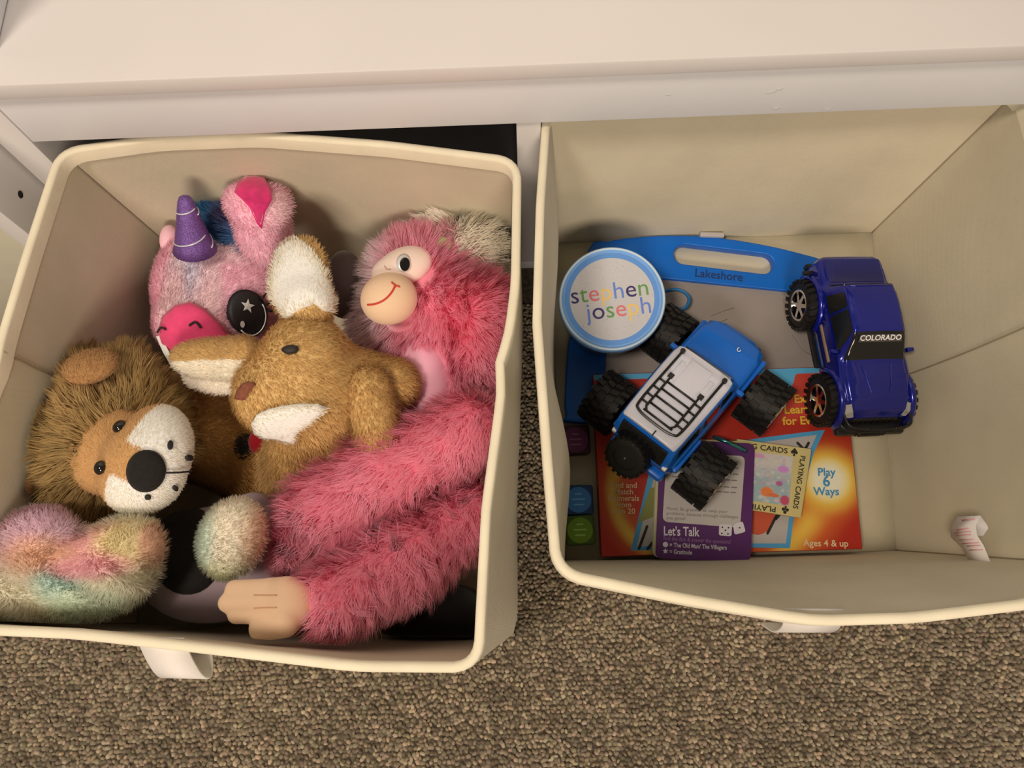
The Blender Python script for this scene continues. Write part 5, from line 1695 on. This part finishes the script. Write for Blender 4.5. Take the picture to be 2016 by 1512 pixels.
# bumpers, mirrors, lamps, wiper
lbox('rear_bumper', (-0.0735, -0.0275, 0.0260), (-0.0640, 0.0275, 0.0370), JB, jeep, 0.003)
lbox('front_bumper', (0.0720, -0.0225, 0.0270), (0.0785, 0.0225, 0.0350), MT['blackp'], jeep, 0.002)
for sd in (1, -1):
    lbox('wing_mirror', (0.0195, sd * 0.0335 - 0.0035, 0.0575), (0.0235, sd * 0.0335 + 0.0035, 0.0625), JB, jeep, 0.001)
    lbox('fender', (0.026, sd * 0.031 - 0.003, 0.040), (0.066, sd * 0.031 + 0.002, 0.0455), JB, jeep, 0.002)
    lbox('fender', (-0.062, sd * 0.031 - 0.003, 0.040), (-0.026, sd * 0.031 + 0.002, 0.0455), JB, jeep, 0.002)
    lbox('tail_lamp', (-0.0705, sd * 0.0255 - 0.002, 0.0560), (-0.0660, sd * 0.0255 + 0.002, 0.0610), MT['whitethread'], jeep, 0.0008)
    lbox('axle_block', (-0.050, sd * 0.030 - 0.012, 0.020), (-0.038, sd * 0.030 + 0.012, 0.027), MT['blackp'], jeep)
    lbox('axle_block', (0.036, sd * 0.030 - 0.012, 0.020), (0.048, sd * 0.030 + 0.012, 0.027), MT['blackp'], jeep)
lbox('wiper', (-0.0606, -0.0050, 0.0848), (-0.0560, -0.0040, 0.0872), MT['blackp'], jeep)
# roof rack of black bars
rz = 0.0888
rk = lmk('roof_rack', tube(catmull([(0.011, 0.0205, rz - 0.001), (-0.010, 0.0205, rz), (-0.044, 0.0205, rz), (-0.0515, 0.0165, rz), (-0.0530, 0.0, rz), (-0.0515, -0.0165, rz), (-0.044, -0.0205, rz), (-0.010, -0.0205, rz), (0.011, -0.0205, rz - 0.001)], 5), 0.0011, 8), MT['blackp'], jeep)
for sd in (1, -1):
    lmk('rack_foot', tube([(0.011, sd * 0.0205, rz - 0.003), (0.011, sd * 0.0205, rz + 0.0008)], 0.0021, 10), MT['blackp'], rk)
    lmk('rack_rail', tube([(-0.014, sd * 0.0140, rz), (-0.045, sd * 0.0140, rz), (-0.0490, sd * 0.011, rz)], 0.0010, 8), MT['blackp'], rk)
    lbox('rack_clip', (-0.0145, sd * 0.0145 - 0.0022, rz - 0.002), (-0.0105, sd * 0.0145 + 0.0022, rz + 0.0012), MT['blackp'], rk)
    for x in (-0.020, -0.028, -0.036, -0.043):
        ltube('rack_link', [(x, sd * 0.0205, rz), (x, sd * 0.0140, rz)], 0.0009, MT['blackp'], rk, 6)
for x in (-0.0185, -0.0260, -0.0335, -0.0410, -0.0485):
    ltube('rack_slat', [(x, 0.0140, rz), (x, -0.0140, rz)], 0.0009, MT['blackp'], rk, 6)
# small white emblem on the bonnet
emb = [(0.055 + 0.0022 * math.cos(a) * (1 - 0.06 * i), -0.010 + 0.0022 * math.sin(a) * (1 - 0.06 * i), 0.0568) for i, a in enumerate(np.linspace(0.6, 5.6, 12))]
ltube('bonnet_mark', emb, 0.0004, MT['whitethread'], jeep, 5)
add_wheels(jeep, [(0.0425, 0.0515, 0.024), (0.0425, -0.0515, 0.024), (-0.0430, 0.0515, 0.024), (-0.0430, -0.0515, 0.024)], 0.0240, 0.0290, 20, 0)

# ======== metallic blue pickup ========
PB = material('metallic_blue_paint', (0.004, 0.012, 0.30), rough=0.22, metal=0.35, coat=0.8, noise=0.25, nscale=900)
pk = thing('toy_pickup', (0.2845, -0.1070, -0.2160), 'metallic dark blue toy pickup truck standing against the right bin wall', 'toy car', None, Rz(-87.5, 0, -8))
pk.scale = (0.93, 0.93, 0.93)
def pst(x, ws, zb, zbelt, wt, zt, cr=0.0008):
    return (x, [(0, zb), (ws * 0.9, zb), (ws, zb + 0.005), (ws + 0.0006, (zb + zbelt) / 2), (ws - 0.0005, zbelt), (wt + 0.0012, zt - 0.003), (wt - 0.0025, zt), (0, zt + cr)])
tr = Loft([pst(-0.081, 0.0300, 0.028, 0.050, 0.0275, 0.0535), pst(-0.077, 0.0330, 0.024, 0.052, 0.0300, 0.0560), pst(-0.060, 0.0350, 0.023, 0.052, 0.0305, 0.0565), pst(-0.049, 0.0350, 0.023, 0.052, 0.0290, 0.0590),
           pst(-0.041, 0.0345, 0.023, 0.053, 0.0245, 0.0745), pst(-0.020, 0.0345, 0.023, 0.053, 0.0245, 0.0765), pst(0.000, 0.0345, 0.023, 0.053, 0.0242, 0.0755), pst(0.006, 0.0345, 0.023, 0.053, 0.0245, 0.0735), pst(0.028, 0.0345, 0.023, 0.0525, 0.0290, 0.0575, 0.0016),
           pst(0.045, 0.0355, 0.023, 0.0500, 0.0300, 0.0555, 0.0022), pst(0.062, 0.0355, 0.023, 0.0480, 0.0290, 0.0525, 0.0022), pst(0.072, 0.0335, 0.024, 0.0440, 0.0270, 0.0485, 0.0014), pst(0.078, 0.0290, 0.027, 0.0390, 0.0240, 0.0420, 0.0006)])
lmk('body', tr.mesh(90, 44), PB, pk)
# windscreen with black base and lettering, roof glass, side and rear windows
lmk('windscreen', tr.patch(0.0055, 0.0270, 5.25 / 7, 1.0, 1, 0.0006, 12, 10), MT['glassb'], pk)
lmk('windscreen', tr.patch(0.0055, 0.0270, 5.25 / 7, 1.0, -1, 0.0006, 12, 10), MT['glassb'], pk)
for sd in (1, -1):
    lmk('side_window', tr.patch(-0.0200, -0.0385, 4.15 / 7, 5.0 / 7, sd, 0.0006, sk0=0, sk1=0.004), MT['glassb'], pk)
    lmk('side_window', tr.patch(-0.0175, 0.0200, 4.15 / 7, 5.0 / 7, sd, 0.0006, sk0=0, sk1=-0.016), MT['glassb'], pk)
    lmk('rear_window', tr.patch(-0.0490, -0.0420, 5.4 / 7, 1.0, sd, 0.0005), MT['glassb'], pk)
    lmk('bed_cover', tr.patch(-0.0765, -0.0520, 5.9 / 7, 1.0, sd, 0.0004), material('dark_blue_bed', (0.004, 0.010, 0.16), rough=0.35, coat=0.4), pk)
    # running board, flares, mirror, lamp
    lbox('running_board', (-0.022, sd * 0.0385 - 0.0035, 0.0235), (0.022, sd * 0.0385 + 0.0025, 0.0265), MT['blackp'], pk, 0.001)
    lbox('side_trim', (-0.016, sd * 0.0352 - 0.0008, 0.038), (0.022, sd * 0.0352 + 0.0008, 0.0415), material('tan_stripe', ad(150, 120, 84), rough=0.5), pk, 0.0004)
    for cx in (-0.044, 0.0535):
        arc_ = [(cx + 0.0285 * math.cos(a), sd * 0.0350, 0.0225 + 0.0270 * math.sin(a)) for a in np.linspace(0.12, math.pi - 0.12, 14)]
        ltube('wheel_flare', arc_, 0.0034, PB, pk, 8)
    lbox('wing_mirror', (0.0155, sd * 0.0380 - 0.0035, 0.0535), (0.0195, sd * 0.0380 + 0.0035, 0.0580), PB, pk, 0.001)
    lmk('headlamp', tr.patch(0.0665, 0.0765, 4.05 / 7, 5.7 / 7, sd, 0.0008, 8, 6), material('clear_lamp', (0.62, 0.63, 0.62), rough=0.12, metal=0.4), pk)
    lmk('bonnet_crease', tube([tr.at(x, v) * np.array([1, sd, 1]) + np.array([0, 0, 0.0002]) for x, v in ((0.032, 0.925), (0.046, 0.935), (0.058, 0.945))], 0.0006, 6), PB, pk)
ltube('roof_seam', [tr.at(-0.040, v) * np.array([1, sg, 1]) + np.array([0, 0, 0.0003]) for sg, v in ((1, 6 / 7), (1, 0.93), (1, 1.0), (-1, 0.93), (-1, 6 / 7))], 0.0006, PB, pk, 6)
lbox('tow_bar', (-0.0900, -0.004, 0.028), (-0.078, 0.004, 0.033), MT['blackp'], pk, 0.001)
lbox('side_step', (-0.072, -0.0440, 0.040), (-0.068, -0.033, 0.0435), MT['blackp'], pk, 0.001)
# grille, bumper and bull bar
lbox('grille', (0.0735, -0.0225, 0.028), (0.0795, 0.0225, 0.0395), MT['blackp'], pk, 0.0015)
lbox('front_bumper', (0.0745, -0.0345, 0.0195), (0.0900, 0.0345, 0.0275), MT['blackp'], pk, 0.003)
lbox('rear_bumper', (-0.0860, -0.0320, 0.0235), (-0.0800, 0.0320, 0.0320), MT['blackp'], pk, 0.002)
for z_, hw in ((0.0440, 0.033), (0.0350, 0.034)):
    ltube('bull_bar', catmull([(0.074, -hw, z_ - 0.002), (0.087, -hw * 0.85, z_), (0.0905, 0, z_ + 0.0005), (0.087, hw * 0.85, z_), (0.074, hw, z_ - 0.002)], 5), 0.0013, MT['blackp'], pk, 8)
for y_ in (-0.014, 0.014): ltube('bull_bar_post', [(0.0895, y_, 0.022), (0.0900, y_, 0.046)], 0.0013, MT['blackp'], pk, 8)
for y_ in np.linspace(-0.018, 0.018, 7): ltube('grille_bar', [(0.0800, y_, 0.029), (0.0800, y_, 0.039)], 0.0005, MT['tyre'], pk, 5)
plate_fr = Frame((0.0863, 0, 0.0235), (0, 1, 0), (0, 0, 1))
lbox('licence_plate', (0.0900, -0.011, 0.0208), (0.0908, 0.011, 0.0262), MT['tyre'], pk)
add_wheels(pk, [(0.0545, 0.0305, 0.0225), (0.0545, -0.0345, 0.0235), (-0.0440, 0.0305, 0.0225), (-0.0440, -0.0345, 0.0235)], 0.0240, 0.0205, 22, 1)
# lettering across the top of the windscreen
cu = None
wp0, wp1 = tr.at(0.0085, 1.0), tr.at(0.0250, 1.0)
up_ = wp0 - wp1; wf = Frame(wp0 + (wp1 - wp0) * 0.12 + np.array([0.0009, 0, 0.0011]), (0, 1, 0), up_)
ORG[pk.name] = np.zeros(3)
text('lettering', 'COLORADO', wf, (0, 0), (1, 0), 0.0072, 0.0003, MT['whitethread'], pk, uv=True, sx=1.0, bold=0.02)
strip_fr = wf
plate('sun_strip', wf, [[(-0.0215, -0.0038), (0.0215, -0.0038), (0.0205, 0.0034), (-0.0205, 0.0034)]], -0.0004, 0.0005, material('grey_sun_strip', ad(70, 62, 58), rough=0.3), pk)

# ---- care label sewn into the right bin ------------------------------------------------------
def PXx(px, py, X):
    r = ray(px, py); return CW + r * ((X - CW[0]) / r[0])
def ribbon(name, rows, mat, par, th=0.0004):
    V = []; F = []
    for a_, c_ in rows: V += [a_, c_]
    F = [(2 * i, 2 * i + 1, 2 * i + 3, 2 * i + 2) for i in range(len(rows) - 1)]
    o = mk(name, V, F, mat, par); s = o.modifiers.new('thick', 'SOLIDIFY'); s.thickness = th
    return o
LBW = material('white_label', alb((214, 196, 186), 1.3), rough=0.8)
rows = [(PXx(1908, 1105, 0.3200), PXx(1950, 1108, 0.3220)), (PXx(1893, 1078, 0.3175), PXx(1936, 1075, 0.3180)), (PXx(1872, 1058, 0.3150), PXx(1923, 1054, 0.3155)), (PXx(1871, 1042, 0.3150), PXx(1920, 1035, 0.3155)),
        (PXx(1884, 1017, 0.3190), PXx(1930, 1015, 0.3200)), (PXx(1892, 1022, 0.3240), PXx(1944, 1034, 0.3255)), (PXx(1893, 1040, 0.3250), PXx(1946, 1040, 0.3265)), (PXx(1898, 1054, 0.3240), PXx(1936, 1055, 0.3250))]
lbl = ribbon('care_label', rows, LBW, binR)
PKI = material('pink_print', alb((206, 140, 130), 1.3), rough=0.8)
def lerp_row(i, t, s0, s1, off=0.0006):
    a_ = rows[i][0] * (1 - t) + rows[i + 1][0] * t; c_ = rows[i][1] * (1 - t) + rows[i + 1][1] * t
    d = np.array([-0.6, -0.2, 0.75]) * off
    return a_ + (c_ - a_) * s0 + d, a_ + (c_ - a_) * s1 + d
for i, t, s0, s1 in ((3, 0.7, 0.3, 0.85), (2, 0.15, 0.2, 0.8), (2, 0.5, 0.15, 0.8), (2, 0.85, 0.25, 0.75), (1, 0.35, 0.2, 0.9), (1, 0.1, 0.3, 0.9), (1, 0.7, 0.25, 0.8), (0, 0.8, 0.3, 0.9)):
    p_, q_ = lerp_row(i, t, s0, s1)
    tubeobj('label_print', [p_, (p_ + q_) / 2, q_], 0.0004, PKI, lbl, 5)
